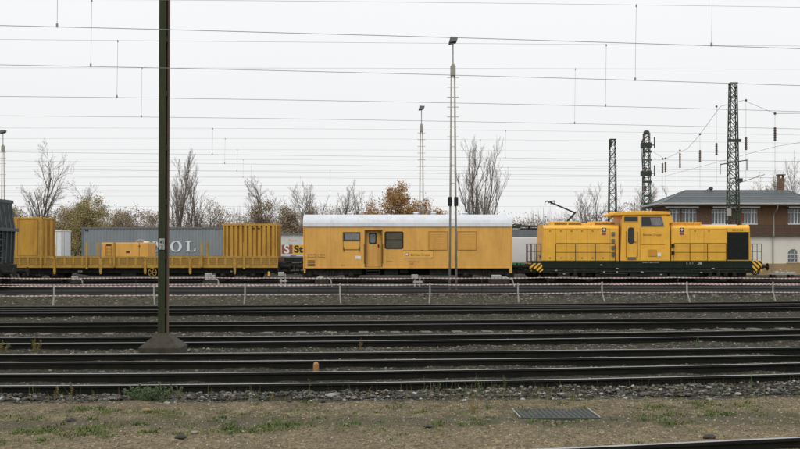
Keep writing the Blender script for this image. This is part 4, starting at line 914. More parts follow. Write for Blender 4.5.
# --- yellow workshop wagon with the white roof
t_ = thing('workshop_wagon', (hx(407), yc, 0), 'long yellow windowed work wagon with a rounded white roof', 'railway wagon')
zb_, ze = hz(268.1), hz(226.2)
bd = MB().box(hx(303.8), hx(364.5), YS, BK, zb_, ze).box(hx(364.5), hx(382.5), YS+.35, BK, zb_, ze).box(hx(382.5), hx(511.5), YS, BK, zb_, ze).box(hx(364.5), hx(382.5), YS, YS+.35, hz(229.8), ze)
bd = bd.build('body', M['wagon'], t_)
ar = []; W_ = (BK-YS)/2+.04; HT = hz(214.6, yc)-ze
for k in range(17):
    a = math.pi*k/16; c, s = math.cos(a), math.sin(a)
    ar.append((yc-W_*(abs(c)**.75)*(1 if c > 0 else -1), ze+HT*(s**.8)))
MB().prismx(ar, hx(303.4)-.03, hx(511.8)+.03).build('roof', M['roof'], t_)
MB().box(hx(303.3), hx(511.9), YS-.05, YS-.01, ze-.03, ze+.03).build('gutter', M['roof'], t_)
for x in (350, 416, 433.5, 465): 
    X_ = px(x, yc); zt_ = hz(214.6, yc); MB().cyl((X_, yc, zt_-.1), (X_, yc, zt_+.08), .14, n=12).cyl((X_, yc, zt_+.08), (X_, yc, zt_+.16), .2, .1, 12).build('roof_ventilator', M['roof'], t_)
MB().cyl((hx(380.6), YS+.12, hz(222.2)), (hx(380.6), YS+.35, hz(221.2)), .07, n=10).build('flue_pipe', M['rubber'], t_)
e_ = MB()
for x in (303.3, 511.1): e_.box(hx(x), hx(x+.9), YS-.06, YS+.1, hz(270), ze+.02); e_.box(hx(x), hx(x+.9), BK-.1, BK+.06, hz(270), ze+.02)
e_.box(hx(304), hx(305.6), YS-.05, YS+.05, hz(273), hz(269)); e_.box(hx(509.5), hx(511.8), YS-.05, YS+.05, hz(273), hz(268)); e_.build('corner_post', M['wagon'], t_)
e_ = MB(); slab(e_, 305, 511, 267.4, 268.3, out=.03); slab(e_, 305, 364, 227.2, 227.7, out=.015); slab(e_, 383, 511, 227.2, 227.7, out=.015); e_.build('edge_trim', M['wagon'], t_)
# small curtained window above a shut panel
gl = MB(); slab(gl, 343.5, 359.7, 232.8, 240.3, out=.004); gl = gl.build('window', M['glass'], t_)
cu = MB(); slab(cu, 345, 359, 233.6, 239.6, out=.009, back=-.005); cu.build('curtain', M['curtain'], gl)
f_ = MB(); frame(f_, 342.8, 360.4, 232, 241, .7, out=.03); f_.build('window_frame', M['brownink'], gl)
f_ = MB(); slab(f_, 343.4, 359.8, 241.2, 249.2, out=.02); pnl = f_.build('shutter_panel', M['wagon'], t_, bevel=.01)
f_ = MB(); frame(f_, 343, 360.2, 241, 249.8, .3, out=.03); slab(f_, 343.4, 344.4, 247, 251.5, out=.035); slab(f_, 359, 360, 247, 251.5, out=.035); f_.build('panel_edge', M['brownink'], pnl)
MB().box(hx(355.3), hx(360.9), YS-.012, YS+.01, hz(259), hz(256)).build('notice_plate', M['white'], t_)
# recessed door
DY = YS+.35
dr = MB().box(hx(366.6,DY), hx(380.4,DY), DY-.03, DY+.02, hz(267,DY), hz(230.6,DY)).build('door', M['wagon'], t_, bevel=.01)
def rr2(x0, x1, y0, y1, r, d, n=5):
    X0, X1, Z0, Z1 = px(x0,d), px(x1,d), pz(y1,d), pz(y0,d); o_ = []
    for cx, cz, a0 in ((X1-r,Z1-r,0),(X0+r,Z1-r,90),(X0+r,Z0+r,180),(X1-r,Z0+r,270)):
        for k in range(n+1): a = R(a0+90*k/n); o_.append((cx+r*math.cos(a), cz+r*math.sin(a)))
    return o_
MB().prism(rr2(369, 376.6, 232.8, 244, .1, DY), DY-.045, DY-.028).build('window_seal', M['rubber'], dr)
MB().prism(rr2(370.2, 375.4, 234, 242.8, .08, DY), DY-.05, DY-.04).build('window', M['glassp'], dr)
MB().box(px(378,DY), px(379,DY), DY-.09, DY-.03, pz(247,DY), pz(244.5,DY)).build('handle', M['rubber'], dr)
f_ = MB().box(hx(364.7), hx(365.6), YS+.02, YS+.34, zb_, hz(230)).box(hx(381.4), hx(382.3), YS+.02, YS+.34, zb_, hz(230)).box(hx(364.7), hx(382.3), YS+.02, YS+.33, hz(230.6), hz(229.85)); f_.build('door_jamb', M['brownink'], t_)
for x in (364.2, 382.8): MB().tube([(hx(x),YS,hz(244)),(hx(x),YS-.07,hz(244.3)),(hx(x),YS-.07,hz(263)),(hx(x),YS,hz(263.3))], .016, 6).build('handrail', M['brownink'], t_)
st = MB()
for y in (270.3, 273.6): st.box(hx(366), hx(380), YS-.08, YS+.2, hz(y+.8), hz(y))
st.box(hx(366), hx(366.6), YS-.08, YS+.1, hz(274.4), hz(268)).box(hx(379.4), hx(380), YS-.08, YS+.1, hz(274.4), hz(268)); st.build('steps', M['black'], t_)
# big window, shutters, name board
w_ = MB().prism(rrect(384.6, 403.4, 231.4, 248.8, .12), YS-.03, YS+.0).build('window_seal', M['rubber'], t_)
MB().prism(rrect(386.2, 401.8, 240, 247.6, .06), YS-.04, YS-.03).prism(rrect(386.2, 401.8, 232.6, 239.4, .06), YS-.04, YS-.03).build('window_pane', mat('tinted_glass', (.11,.095,.06), (.07,.065,.045), .3, scale=2, spec=.3), w_)
for x0, x1 in ((429, 447), (457.6, 476)):
    sh = MB(); slab(sh, x0, x1, 231.8, 249.6, out=.012); sh = sh.build('roller_shutter', M['wagon'], t_)
    s2_ = MB()
    for k in range(10): slab(s2_, x0+.5, x1-.5, 232.7+k*1.72, 233.0+k*1.72, out=.02, back=-.01)
    s2_.build('slat', mat('slat_ochre', (.56,.28,.05), rough=.7) if x0 < 450 else bpy.data.materials['slat_ochre'], sh)
    f_ = MB(); frame(f_, x0-.4, x1+.4, 231.3, 250, .45, out=.035); f_.build('shutter_frame', M['brownink'] if False else mat('frame_ochre', (.38,.19,.03), rough=.6), sh)
nb = MB(); slab(nb, 403.2, 432.8, 250.8, 257.8, out=.035); nb = nb.build('name_board', mat('board_yellow', (.8,.435,.075), rough=.55), t_, bevel=.01)
lg = MB(); slab(lg, 405.5, 408, 253, 255.6, out=.04, back=-.03); lg.build('logo', M['offwhite'], nb)
lg = MB(); frame(lg, 405.2, 408.3, 252.7, 255.9, .4, out=.045, back=-.03); lg.build('logo_frame', M['red'], nb)
text('Bahnbau Gruppe', .2, hx(410.5), YS-.036, hz(255.8), M['brownink'], nb, wide=.86)
e_ = MB(); slab(e_, 421, 423, 249.9, 250.7, out=.06); slab(e_, 403, 433, 250.3, 250.75, out=.05); e_.build('board_bracket', M['brownink'], t_)
text('63 80 99-12 402-8', .14, hx(307.5), YS, hz(255.6), M['brownink'], bd); text('Bauzug 62 Hamburg', .13, hx(307.5), YS, hz(257.8), M['brownink'], bd)
text('Untersuchung', .12, hx(407.5), YS, hz(262.2), M['brownink'], bd); text('12.08', .12, hx(409), YS, hz(264.4), M['brownink'], bd)
text('25 t', .14, hx(341), YS, hz(266.2), M['brownink'], bd); text('12,4 m', .13, hx(386), YS, hz(262), M['brownink'], bd)
e_ = MB(); 
for k in range(4): slab(e_, 307.5, 315, 260.2+k*1.7, 261.3+k*1.7, out=.006)
e_.build('data_grid', M['brownink'], t_)
ch = MB().box(hx(306), hx(509), YS+.15, YS+.3, .75, zb_-.01).box(hx(306), hx(509), BK-.3, BK-.15, .75, zb_-.01).box(hx(304.5), hx(306), YS+.05, BK-.05, .8, zb_).box(hx(509), hx(511), YS+.05, BK-.05, .8, zb_).build('chassis', M['black'], t_)
e_ = MB()
for a, b_, y0, y1 in ((350,362,269.5,274.5),(384,398,269.5,275),(400,408,270,273.5),(430,450,269.5,275.5),(455,468,270,274)): MB().box(hx(a), hx(b_), YS+.3, YS+.9, hz(y1), hz(y0)).build('equipment_box', M['black'], t_, bevel=.02)
MB().box(hx(350), hx(465), yc+.3, yc+.5, .35, 1.0).build('air_tank', M['black'], t_)
for x in (330, 487): bogie(t_, hx(x), yc, 2.5)
buffers(t_, hx(304.5), yc, -1); buffers(t_, hx(511), yc, 1)

# --- flat wagon
F1 = 279
t_ = thing('flat_wagon', (hx(140), yc, 0), 'long yellow flat wagon with low drop sides and stakes', 'railway wagon')
MB().box(hx(-20), hx(F1), YS+.03, BK-.03, hz(262), hz(257.5)).build('deck', M['plank'], t_)
edges = [-34, 10, 55, 101, 145.5, 190.5, 235, F1]
for i in range(7):
    a, b_ = edges[i]+1.2, edges[i+1]-1.0
    for yy_, so in ((YS-.03, 1), (BK+.03, 0)):
        s_ = MB().box(hx(a), hx(b_), min(yy_, yy_+(.05 if so else -.05)), max(yy_, yy_+(.05 if so else -.05)), hz(267.6), hz(256.6)); s_ = s_.build('drop_side', M['flat'], t_)
        if so:
            r_ = MB(); n = 5; r_.box(hx(a), hx(b_), YS-.075, YS-.031, hz(258), hz(256.4)); r_.box(hx(a), hx(b_), YS-.06, YS-.031, hz(267.8), hz(265.6))
            for k in range(n+1): xx_ = hx(a)+(hx(b_)-hx(a))*k/n; r_.box(max(hx(a), xx_-.06), min(hx(b_), xx_+.06), YS-.065, YS-.031, hz(265.6), hz(258))
            r_.build('rib', M['flat'], s_)
            r_ = MB()
            for k in range(n):
                x0_ = hx(a)+(hx(b_)-hx(a))*(k+.16)/n; x1_ = hx(a)+(hx(b_)-hx(a))*(k+.84)/n; r_.box(x0_, x1_, YS-.036, YS-.031, hz(264.8), hz(259.2))
            r_.build('recess_board', mat('recess_ochre', (.36,.2,.035), (.26,.14,.03), .8, scale=4) if 'recess_ochre' not in bpy.data.materials else bpy.data.materials['recess_ochre'], s_)
for x in edges[1:-1]:
    MB().box(hx(x)-.07, hx(x)+.07, YS-.12, YS-.0, hz(272.5), hz(258.5)).box(hx(x)-.05, hx(x)+.05, YS-.1, YS-.02, hz(274), hz(272.5)).build('stake_pocket', M['flat'], t_)
for x, y0, y1, dd in ((54.6,244,258,BK), (86.8,242.5,269,YS), (97.8,243,258,BK), (114.2,242.5,267,YS), (201.8,241.5,267,YS), (207.8,242,258,BK), (244,242.5,269,YS), (41,219,268,YS)):
    q = YS-.1 if dd == YS else BK+.1
    MB().box(px(x,q)-.06, px(x,q)+.06, q-.05, q+.05, pz(y1,q), pz(y0,q)).build('stake', M['flat'], t_, bevel=.01)
MB().box(hx(-30), hx(F1-1), YS+.25, YS+.4, hz(273), hz(268)).box(hx(-30), hx(F1-1), BK-.4, BK-.25, hz(273), hz(268)).box(hx(F1-1.5), hx(F1), YS+.02, BK-.02, hz(273), hz(262)).build('chassis', M['black'], t_)
e_ = MB(); e_.prism([(hx(70),hz(273)),(hx(215),hz(273)),(hx(195),hz(276.5)),(hx(90),hz(276.5))], YS+.5, YS+.6); e_.prism([(hx(70),hz(273)),(hx(215),hz(273)),(hx(195),hz(276.5)),(hx(90),hz(276.5))], BK-.6, BK-.5)
e_.box(hx(120), hx(135), YS+.3, YS+1, hz(276), hz(270)); e_.build('truss', M['black'], t_)
for x in (38, 237): bogie(t_, hx(x), yc, 1.8)
hb = MB(); c_ = (hx(152.6), YS-.06, hz(272.4)); n = 20
hb.tube([(c_[0]+.24*math.cos(2*math.pi*k/n), c_[1], c_[2]+.24*math.sin(2*math.pi*k/n)) for k in range(n+1)], .022, 5)
for k in range(5): a = 2*math.pi*k/5; hb.cyl(c_, (c_[0]+.24*math.cos(a), c_[1], c_[2]+.24*math.sin(a)), .016, n=5)
hb.cyl(c_, (c_[0], YS+.3, c_[2]), .03, n=6); hb.build('brake_wheel', M['flat'], t_)
buffers(t_, hx(F1), yc, 1)
MB().box(hx(268), hx(269.8), YS-.05, YS, hz(276), hz(271.5)).build('yellow_lever', M['logoyel'], t_)
e_ = MB()
for x in (77,79.5,230): e_.box(hx(x), hx(x+1.8), YS+.2, YS+.24, hz(272.3), hz(270.5))
e_.build('marking', M['pale'], t_)

# --- loads on the flat wagon
d = YS+.25
t_ = thing('container', (px(28,d), d, hz(257.4)), 'plain yellow container standing at the left end of the flat wagon', 'container', 'yellow loads on the flat wagon')
c_ = MB().box(px(8,d), px(41.5,d), d, 2*yc-d, pz(257.6,d), pz(217.3,d)).build('body', M['cont'], t_, bevel=.02)
f_ = MB(); x1 = px(41.5, d)
f_.box(x1-.12, x1+.04, d-.05, d+.08, pz(257.5,d), pz(217,d)).box(x1-.12, x1+.04, 2*yc-d-.08, 2*yc-d+.05, pz(257.5,d), pz(217,d)).box(x1-.1, x1+.04, d, 2*yc-d, pz(218.6,d), pz(217,d)); f_.build('corner_post', M['cont'], t_)
f_ = MB()
for q in (.3, 1.15, 1.35, 2.2): f_.cyl((x1+.06, d+q, pz(256,d)), (x1+.06, d+q, pz(218.8,d)), .03, n=6)
f_.box(x1, x1+.05, d+1.2, d+1.24, pz(256,d), pz(218.8,d)); f_.build('door_bar', M['flat'], t_)
f_ = MB()
for y in (222.5, 228, 246, 252): f_.box(x1-.1, x1+.08, d-.08, d-.05, pz(y+1.2,d), pz(y,d))
f_.build('hinge', M['brownink'], t_)
f_ = MB(); frame(f_, 17.5, 38, 219.5, 255.5, .3, d, .01); f_.build('panel_edge', M['brownink'], t_)
d = YS+.35
t_ = thing('container', (px(251,d), d, hz(257.4)), 'yellow container with deep vertical ribs at the right end of the flat wagon', 'container', 'yellow loads on the flat wagon')
zt_, zb2 = pz(223.6,d), pz(257.6,d); x0_, x1_ = px(223.2,d), px(277,d); bk = 2*yc-d
MB().box(x0_+.05, x1_-.05, d+.1, bk-.1, zb2, zt_-.05).build('body', mat('container_inner', (.42,.21,.02), (.34,.17,.02), .7, scale=2, dirt=(.16,.07,.02), dscale=2, damt=.6), t_)
r_ = MB(); n = 11
for k in range(n):
    xx_ = x0_+.22+(x1_-x0_-.44)*k/(n-1)
    r_.prism([(xx_-.085,zb2+.08),(xx_+.085,zb2+.08),(xx_+.085,zt_-.12),(xx_-.085,zt_-.12)], d, d+.099)
    r_.box(xx_-.085, xx_+.085, bk-.099, bk, zb2+.08, zt_-.12)
for k in range(7):
    q = d+.3+(bk-d-.6)*k/6; r_.box(x0_-.03, x0_+.049, q-.07, q+.07, zb2+.08, zt_-.1); r_.box(x1_-.049, x1_+.03, q-.07, q+.07, zb2+.08, zt_-.1)
r_.build('rib', M['cont'], t_)
r_ = MB()
for a, b_ in ((zt_-.12, zt_), (zb2, zb2+.08)): r_.box(x0_-.04, x1_+.04, d-.03, d+.09, a, b_).box(x0_-.04, x1_+.04, bk-.09, bk+.03, a, b_).box(x0_-.04, x0_+.05, d+.09, bk-.09, a, b_).box(x1_-.05, x1_+.04, d+.09, bk-.09, a, b_)
for xx_ in (x0_, x1_-.09):
    for q in (d-.02, bk-.08): r_.box(xx_, xx_+.09, q, q+.1, zb2+.08, zt_-.12)
r_.build('frame', M['cont'], t_)
MB().box(px(252.4,d), px(254.6,d), d-.02, d+.01, pz(229.2,d), pz(227.8,d)).box(px(257.6,d), px(259.8,d), d-.02, d+.01, pz(229.2,d), pz(227.8,d)).build('slot', M['ink'], t_)
d = YS+.45
t_ = thing('generator_box', (px(127,d), d, hz(257.4)), 'low yellow equipment housing with a ladder on the flat wagon', 'generator', 'yellow loads on the flat wagon')
zt_ = pz(242.6,d); zb2 = pz(258,d); xa, xb = px(101.3,d), px(148.3,d)
MB().box(xa, xb, d, 2*yc-d, zb2, zt_).build('housing', M['wagon'], t_, bevel=.04)
l_ = MB()
for x in (106.2, 111.5): l_.cyl((px(x,d), d-.08, zb2), (px(x,d), d-.08, pz(245.5,d)), .025, n=6)
for y in (248, 251.5, 255): l_.cyl((px(106.2,d), d-.08, pz(y,d)), (px(111.5,d), d-.08, pz(y,d)), .018, n=6)
l_.build('ladder', M['flat'], t_)
MB().box(px(106,d), px(111.6,d), d-.012, d+.01, pz(246,d), pz(244.3,d)).build('nameplate', M['ink'], t_)
MB().box(px(126,d), px(129.8,d), d-.012, d+.01, pz(253,d), pz(251,d)).build('exhaust_opening', M['ink'], t_)
f_ = MB()
for x in (115.5, 139): f_.box(px(x,d), px(x+.4,d), d-.01, d+.01, zb2, zt_)
f_.box(px(138.6,d), px(140.4,d), d-.03, d, pz(246.5,d), pz(245.4,d)); f_.build('door_seam', M['brownink'], t_)
hp = MB(); dd = d+.9; hp.tube([(px(136,dd),dd,zt_),(px(137,dd),dd,pz(240.6,dd)),(px(140.5,dd),dd,pz(239.6,dd)),(px(144,dd),dd,pz(240.4,dd)),(px(145,dd),dd,zt_)], .03, 6); hp.build('exhaust_hoop', mat('hoop_pink', (.42,.3,.25), rough=.6), t_)
MB().box(px(144.5,dd), px(148.5,dd), dd-.3, dd+.3, zt_, pz(241.2,dd)).build('roof_cover', M['white'], t_, bevel=.02)

# --- dark hopper wagon cut by the left edge
d = 50.7; yh = 51.9; X1 = px(-17.5+14.5, d)
t_ = thing('hopper_wagon', (X1-6, yh, 0), 'tall dark grey-green hopper wagon cut by the left edge', 'railway wagon')
bk = 2*yh-d; zt_ = pz(199.5,d); zl = pz(229,d)
b_ = MB(); b_.prismx([(d+.02,1.25),(d+.02,zt_),(bk-.02,zt_),(bk-.02,1.25)], X1-11.5, px(-17.5+11.2,d))
b_.prism([(px(-17.5+11.2,d),zt_),(px(-17.5+14.6,d),zl+.1),(px(-17.5+13.2,d),1.25),(px(-17.5+11.2,d),1.25)], d+.02, bk-.02); b_.build('body', mat('hopper_paint', (.02,.028,.03), (.034,.04,.04), .6, scale=2, dirt=(.13,.11,.09), dscale=2, damt=.5, spec=.15), t_)
r_ = MB()
for x in (-100,-78,-56,-34,-14,1.2,5.4,9.2): r_.box(px(-17.5+x,d), px(-17.5+x+1.5,d), d-.12, d+.019, 1.3, zt_-.02)
for q in (.15, .62, 1.2, 1.78, 2.25): r_.prism([(px(-17.5+11,d),1.3),(px(-17.5+13.6,d)+.02,1.3),(px(-17.5+15,d)+.02,zl-.1),(px(-17.5+14.6,d),zl+.2),(px(-17.5+11.5,d),zt_-.12),(px(-17.5+11,d),zt_-.12)], d+q-.05, d+q+.05)
r_.build('rib', M['hopdark'], t_)
MB().box(X1-11.5, px(-17.5+17.6,d), d-.16, d+.0, pz(231,d), pz(227.6,d)).box(px(-17.5+11,d), px(-17.5+17.6,d), d+.0, bk+.1, pz(231,d), pz(227.6,d)).build('ledge', M['hopdark'], t_, bevel=.01)
MB().box(X1-11.5, px(-17.5+11.8,d), d-.14, d+.0, zt_-.1, zt_+.06).box(X1-11.5, px(-17.5+11.8,d), bk, bk+.14, zt_-.1, zt_+.06).box(px(-17.5+10,d), px(-17.5+11.8,d), d, bk, zt_-.1, zt_+.06).build('top_rim', M['hopdark'], t_)
MB().box(X1-11.5, px(-17.5+17,d), d+.05, bk-.05, .95, 1.24).build('chassis', M['black'], t_, bevel=.02)
l_ = MB()
for q in (.15, .55): l_.cyl((px(-17.5+15.6,d), d+q, 1.1), (px(-17.5+15.6,d), d+q, zl), .025, n=6)
for k in range(6): l_.cyl((px(-17.5+15.6,d), d+.15, 1.3+k*.28), (px(-17.5+15.6,d), d+.55, 1.3+k*.28), .02, n=6)
l_.build('ladder', M['hopdark'], t_)
for x in (-15, -180): bogie(t_, px(-17.5+x, d), yh, 1.8, 'black')
buffers(t_, px(-17.5+16.5, d), yh, 1)
MB().box(px(-17.5+5.5,d), px(-17.5+8,d), d-.05, d-.02, pz(277.5,d), pz(275,d)).build('reflector_plate', mat('plate_blue', (.35,.5,.6), rough=.5), t_)

# --- container wagons on the far track
def far_wagon(x0, x1, label):
    yy_ = 93.2; d = yy_-1.3; t_ = thing('container_wagon', ((px(x0,d)+px(x1,d))/2, yy_, 0), label, 'railway wagon', 'container wagons on the far track')
    MB().box(px(x0,d), px(x1,d), d, d+.2, .85, 1.15).box(px(x0,d), px(x1,d), 2*yy_-d-.2, 2*yy_-d, .85, 1.15).box(px(x0,d), px(x0,d)+.4, d+.2, 2*yy_-d-.2, .85, 1.15).box(px(x1,d)-.4, px(x1,d), d+.2, 2*yy_-d-.2, .85, 1.15).box(px(x0,d)+.4, px(x1,d)-.4, yy_-.4, yy_+.4, .85, 1.15).build('chassis', M['black'], t_)
    for x in (px(x0,d)+2, px(x1,d)-2): bogie(t_, x, yy_, 1.8)
    buffers(t_, px(x0,d), yy_, -1); buffers(t_, px(x1,d), yy_, 1)
far_wagon(78, 228.5, 'dark flat wagon under the grey-blue container'); far_wagon(233, 320, 'dark flat wagon under the white tank container')
d = 92.0; yy_ = 93.2; bk = 2*yy_-d; xa, xb = px(81.5,d), px(226.5,d); zb2, zt_ = 1.17, pz(227.2,d)
t_ = thing('container', ((xa+xb)/2, yy_, zb2), 'long grey-blue corrugated shipping container lettered MOL', 'container')
b_ = MB(); pts = []; x = xa+.15; k = 0
while x < xb-.3: pts += [(x,0),(x+.07,.036),(x+.14,.036),(x+.21,0)]; x += .278
vs = []; 
for q, u in pts: vs += [(q, d+.04+u, zb2+.15), (q, d+.04+u, zt_-.1)]
for i in range(len(pts)-1): b_.add([vs[2*i], vs[2*i+2], vs[2*i+3], vs[2*i+1]], [(0,1,2,3)])
b_.box(xa+.1, xb-.1, d+.09, bk-.02, zb2+.1, zt_-.05); b_.build('body', M['greycont'], t_)
b_ = MB()
b_.box(xa, xb, d, d+.1, zt_-.12, zt_).box(xa, xb, bk-.1, bk, zt_-.12, zt_).box(xa, xb, d, d+.1, zb2, zb2+.16).box(xa, xb, bk-.1, bk, zb2, zb2+.16)
for q in (xa, xb-.15):
    b_.box(q, q+.15, d+.003, d+.15, zb2+.16, zt_-.12).box(q, q+.15, bk-.15, bk-.003, zb2+.16, zt_-.12).box(q, q+.15, d+.15, bk-.15, zt_-.12, zt_-.003).box(q, q+.15, d+.15, bk-.15, zb2, zb2+.15)
b_.build('frame', M['contdark'], t_)
b_ = MB().box(px(85,d), px(88,d), d-.0, d+.05, pz(231,d), pz(229.4,d)); b_.build('code_plate', M['ink'], t_)
lt = MB(); zl0, zl1 = pz(251.6,d), pz(241.2,d); hh = zl1-zl0; dd = d-.004
def pl(p): lt.prism(p, dd, dd+.03)
s = lambda x: px(x, d)
x0 = s(153.5)        # M
pl([(x0-.15,zl0),(x0+.35,zl0),(x0+.35,zl0+.07),(x0-.15,zl0+.07)]); pl([(x0+.05,zl0+.07),(x0+.15,zl0+.07),(x0+.22,zl1-.07),(x0-.02,zl1-.07)][:4]); pl([(x0-.1,zl1-.08),(x0+.28,zl1-.08),(x0+.28,zl1),(x0-.1,zl1)])
pl([(x0+.1,zl1-.08),(x0+.36,zl1-.08),(x0+.72,zl0),(x0+.6,zl0)]); pl([(x0+.66,zl0+.02),(x0+.74,zl0+.02),(x0+1.05,zl1-.08),(x0+.98,zl1-.08)]); pl([(x0+.96,zl1-.08),(x0+1.36,zl1-.08),(x0+1.36,zl1),(x0+.96,zl1)])
pl([(x0+1.02,zl0+.07),(x0+1.27,zl0+.07),(x0+1.25,zl1-.081),(x0+1.04,zl1-.081)]); pl([(x0+.9,zl0),(x0+1.4,zl0),(x0+1.4,zl0+.07),(x0+.9,zl0+.07)])
cx, cz = s(176), (zl0+zl1)/2; n = 28       # O, thick sides
for k in range(n):
    a, b2 = 2*math.pi*k/n, 2*math.pi*(k+1)/n
    q = lambda rx, rz, t: (cx+rx*math.cos(t), cz+rz*math.sin(t))
    pl([q(.50,hh*.52,a), q(.50,hh*.52,b2), q(.26,hh*.44,b2), q(.26,hh*.44,a)])
x0 = s(185.5)
pl([(x0,zl1),(x0+.46,zl1),(x0+.46,zl1-.07),(x0,zl1-.07)]); pl([(x0+.12,zl1-.07),(x0+.34,zl1-.07),(x0+.34,zl0+.07),(x0+.12,zl0+.07)]); pl([(x0,zl0),(x0+.85,zl0),(x0+.85,zl0+.07),(x0,zl0+.07)]); pl([(x0+.85,zl0+.071),(x0+.85,zl0+.33),(x0+.79,zl0+.33),(x0+.7,zl0+.071)])
lt.build('lettering', M['offwhite'], t_)
# tank container
xa, xb = px(237,d), px(309,d); zt2 = pz(233.5, d); yy_ = 93.2
t_ = thing('tank_container', ((xa+xb)/2, yy_, zb2), 'white tank container with red and yellow logo behind the wagon gap', 'tank container')
r = (zt2-.04-1.35)/2; zc = 1.35+r
tk = MB(); n = 32; sec = []
for x, rr in ((xa+.1, .3),(xa+.16, .8),(xa+.3, 1),(xb-.3, 1),(xb-.16, .8),(xb-.1, .3)):
    sec.append([(x, yy_+r*rr*math.cos(2*math.pi*k/n), zc+r*rr*math.sin(2*math.pi*k/n)) for k in range(n)])
tk.v = [q for s_ in sec for q in s_]
for i in range(len(sec)-1):
    for k in range(n): tk.f.append((i*n+k, i*n+(k+1) % n, (i+1)*n+(k+1) % n, (i+1)*n+k)); tk.m.append(0)
tk.f += [tuple(range(n)), tuple(range(6*n-1, 5*n-1, -1))]; tk.m += [0, 0]
tk = tk.build('tank', M['tank'], t_, smooth=False)
f_ = MB()
for q in (xa, xb-.12):
    f_.box(q, q+.12, d, d+.12, zb2, zt2).box(q, q+.12, bk-.12, bk, zb2, zt2).box(q, q+.12, d+.12, bk-.12, zt2-.12, zt2-.002).box(q, q+.12, d+.12, bk-.12, zb2, zb2+.12)
f_.box(xa+.12, xb-.12, d, d+.1, zt2-.1, zt2-.001).box(xa+.12, xb-.12, bk-.1, bk, zt2-.1, zt2-.001).box(xa+.12, xb-.12, d, d+.1, zb2, zb2+.12).box(xa+.12, xb-.12, bk-.1, bk, zb2, zb2+.12); f_.build('frame', M['contdark'], t_)
MB().box(xa+.12, xb-.12, d+.15, d+.17, pz(263,d), pz(234.5,d)).build('side_cladding', M['tank'], t_)
lp = MB().box(px(281.6,d), px(292.4,d), d+.135, d+.149, pz(253.6,d), pz(244.8,d)).build('logo_field', M['red'], t_)
text('S', 1.02, px(283.6,d), d+.135, pz(253.2,d), M['offwhite'], lp, wide=1.05, bold=.02)
lp = MB().box(px(292.8,d), px(309,d)-.14, d+.135, d+.149, pz(254.2,d), pz(244.8,d)).build('logo_field', M['logoyel'], t_)
text('St', .82, px(293.8,d), d+.135, pz(252.4,d), M['ink'], lp, wide=1.15, bold=.03)
MB().box(px(290,d), px(296,d), d+.138, d+.149, pz(258.4,d), pz(255.4,d)).build('placard', M['red'], t_)
text('Tank', .24, px(288,d), d+.149, pz(241.4,d), mat('faint_ink', (.42,.34,.27)), t_, wide=1.6)

# --- white box behind the flat wagon
d = 84.0
t_ = thing('equipment_cabinet', (px(62,d), d, -.2), 'plain white metal cabinet seen behind the flat wagon, left', 'cabinet')
b_ = MB().box(px(52.4,d), px(61,d), d, d+2.5, -.2, pz(231.2,d)); b_ = b_.build('body', M['white'], t_, bevel=.02)
MB().box(px(56.6,d), px(56.9,d), d-.012, d+.01, .0, pz(232,d)).box(px(61,d)-.01, px(61,d)+.012, d+.8, d+.83, 0, pz(232,d)).build('door_seam', M['lamp'], t_)
MB().box(px(51.8,d), px(61.4,d), d-.05, d+2.55, pz(231.2,d), pz(230.2,d)).build('lid', M['white'], t_, bevel=.01)

# --- white and green electric engine behind the train
yy_ = 72.6; d = yy_-1.48; bk = yy_+1.48
t_ = thing('electric_engine', (px(560,d), yy_, 0), 'white and green electric engine with raised pantograph, mostly hidden behind the train', 'locomotive')
x0, x1 = px(486,d), px(700,d)
MB().box(x0, x1, d, bk, pz(263.2,d), pz(236.8,d)).build('body', M['loc_white'], t_, bevel=.06)
MB().box(x0, x1, d-.01, bk+.01, pz(268.2,d), pz(263.3,d)).build('green_stripe', M['loc_green'], t_)
MB().box(x0+.1, x1-.1, d+.06, bk-.06, pz(273,d), pz(268.3,d)).build('chassis', M['black'], t_)
MB().prismx([(d+.02,pz(236.9,d)),(d+.35,pz(229.5,d)),(bk-.35,pz(229.5,d)),(bk-.02,pz(236.9,d))], x0+.1, x1-.1).build('roof', M['loc_grey'], t_)
e_ = MB()
for x in range(490, 700, 7): e_.box(px(x,d), px(x+4.5,d), d-.006, d+.01, pz(261,d), pz(238.4,d))
e_.build('side_panel', M['loc_white'], t_)
for x in (515, 668): bogie(t_, px(x,d), yy_, 2.6)
buffers(t_, x0, yy_, -1); buffers(t_, x1, yy_, 1)
def panto(xb, xk, yk, xh, yh_, nm):
    zr = pz(229.5,d); p = MB()
    for q in (-.45, .45): p.cyl((px(xb,yy_), yy_+q, zr+.25), (px(xk,yy_), yy_+q*.5, pz(yk,yy_)), .035, n=6)
    for q in (-.25, .25): p.cyl((px(xk,yy_), yy_+q, pz(yk,yy_)), (px(xh,yy_), yy_+q, pz(yh_,yy_)), .028, n=6)
    p.cyl((px(xk,yy_), yy_-.3, pz(yk,yy_)), (px(xk,yy_), yy_+.3, pz(yk,yy_)), .05, n=6)
    p.build('pantograph_arm', M['ink'], t_)
    h_ = MB(); X_ = px(xh,yy_); z = pz(yh_,yy_)+.06
    for o_ in (-.18, .22): h_.tube([(X_+o_, yy_-.95, z-.18), (X_+o_, yy_-.7, z), (X_+o_, yy_+.7, z), (X_+o_, yy_+.95, z-.18)], .03, 5)
    h_.cyl((X_-.32, yy_, z-.02), (X_+.3, yy_, z-.02), .03, n=5); h_.build('collector_head', M['ink'], t_)
    MB().box(px(xb,yy_)-.5, px(xb,yy_)+.5, yy_-.6, yy_+.6, zr+.12, zr+.22).build('pantograph_base', M['ink'], t_)
panto(563, 575, 212.8, 549.5, 202, 'a'); panto(512, 538, 226.2, 517, 225.2, 'b')
e_ = MB()
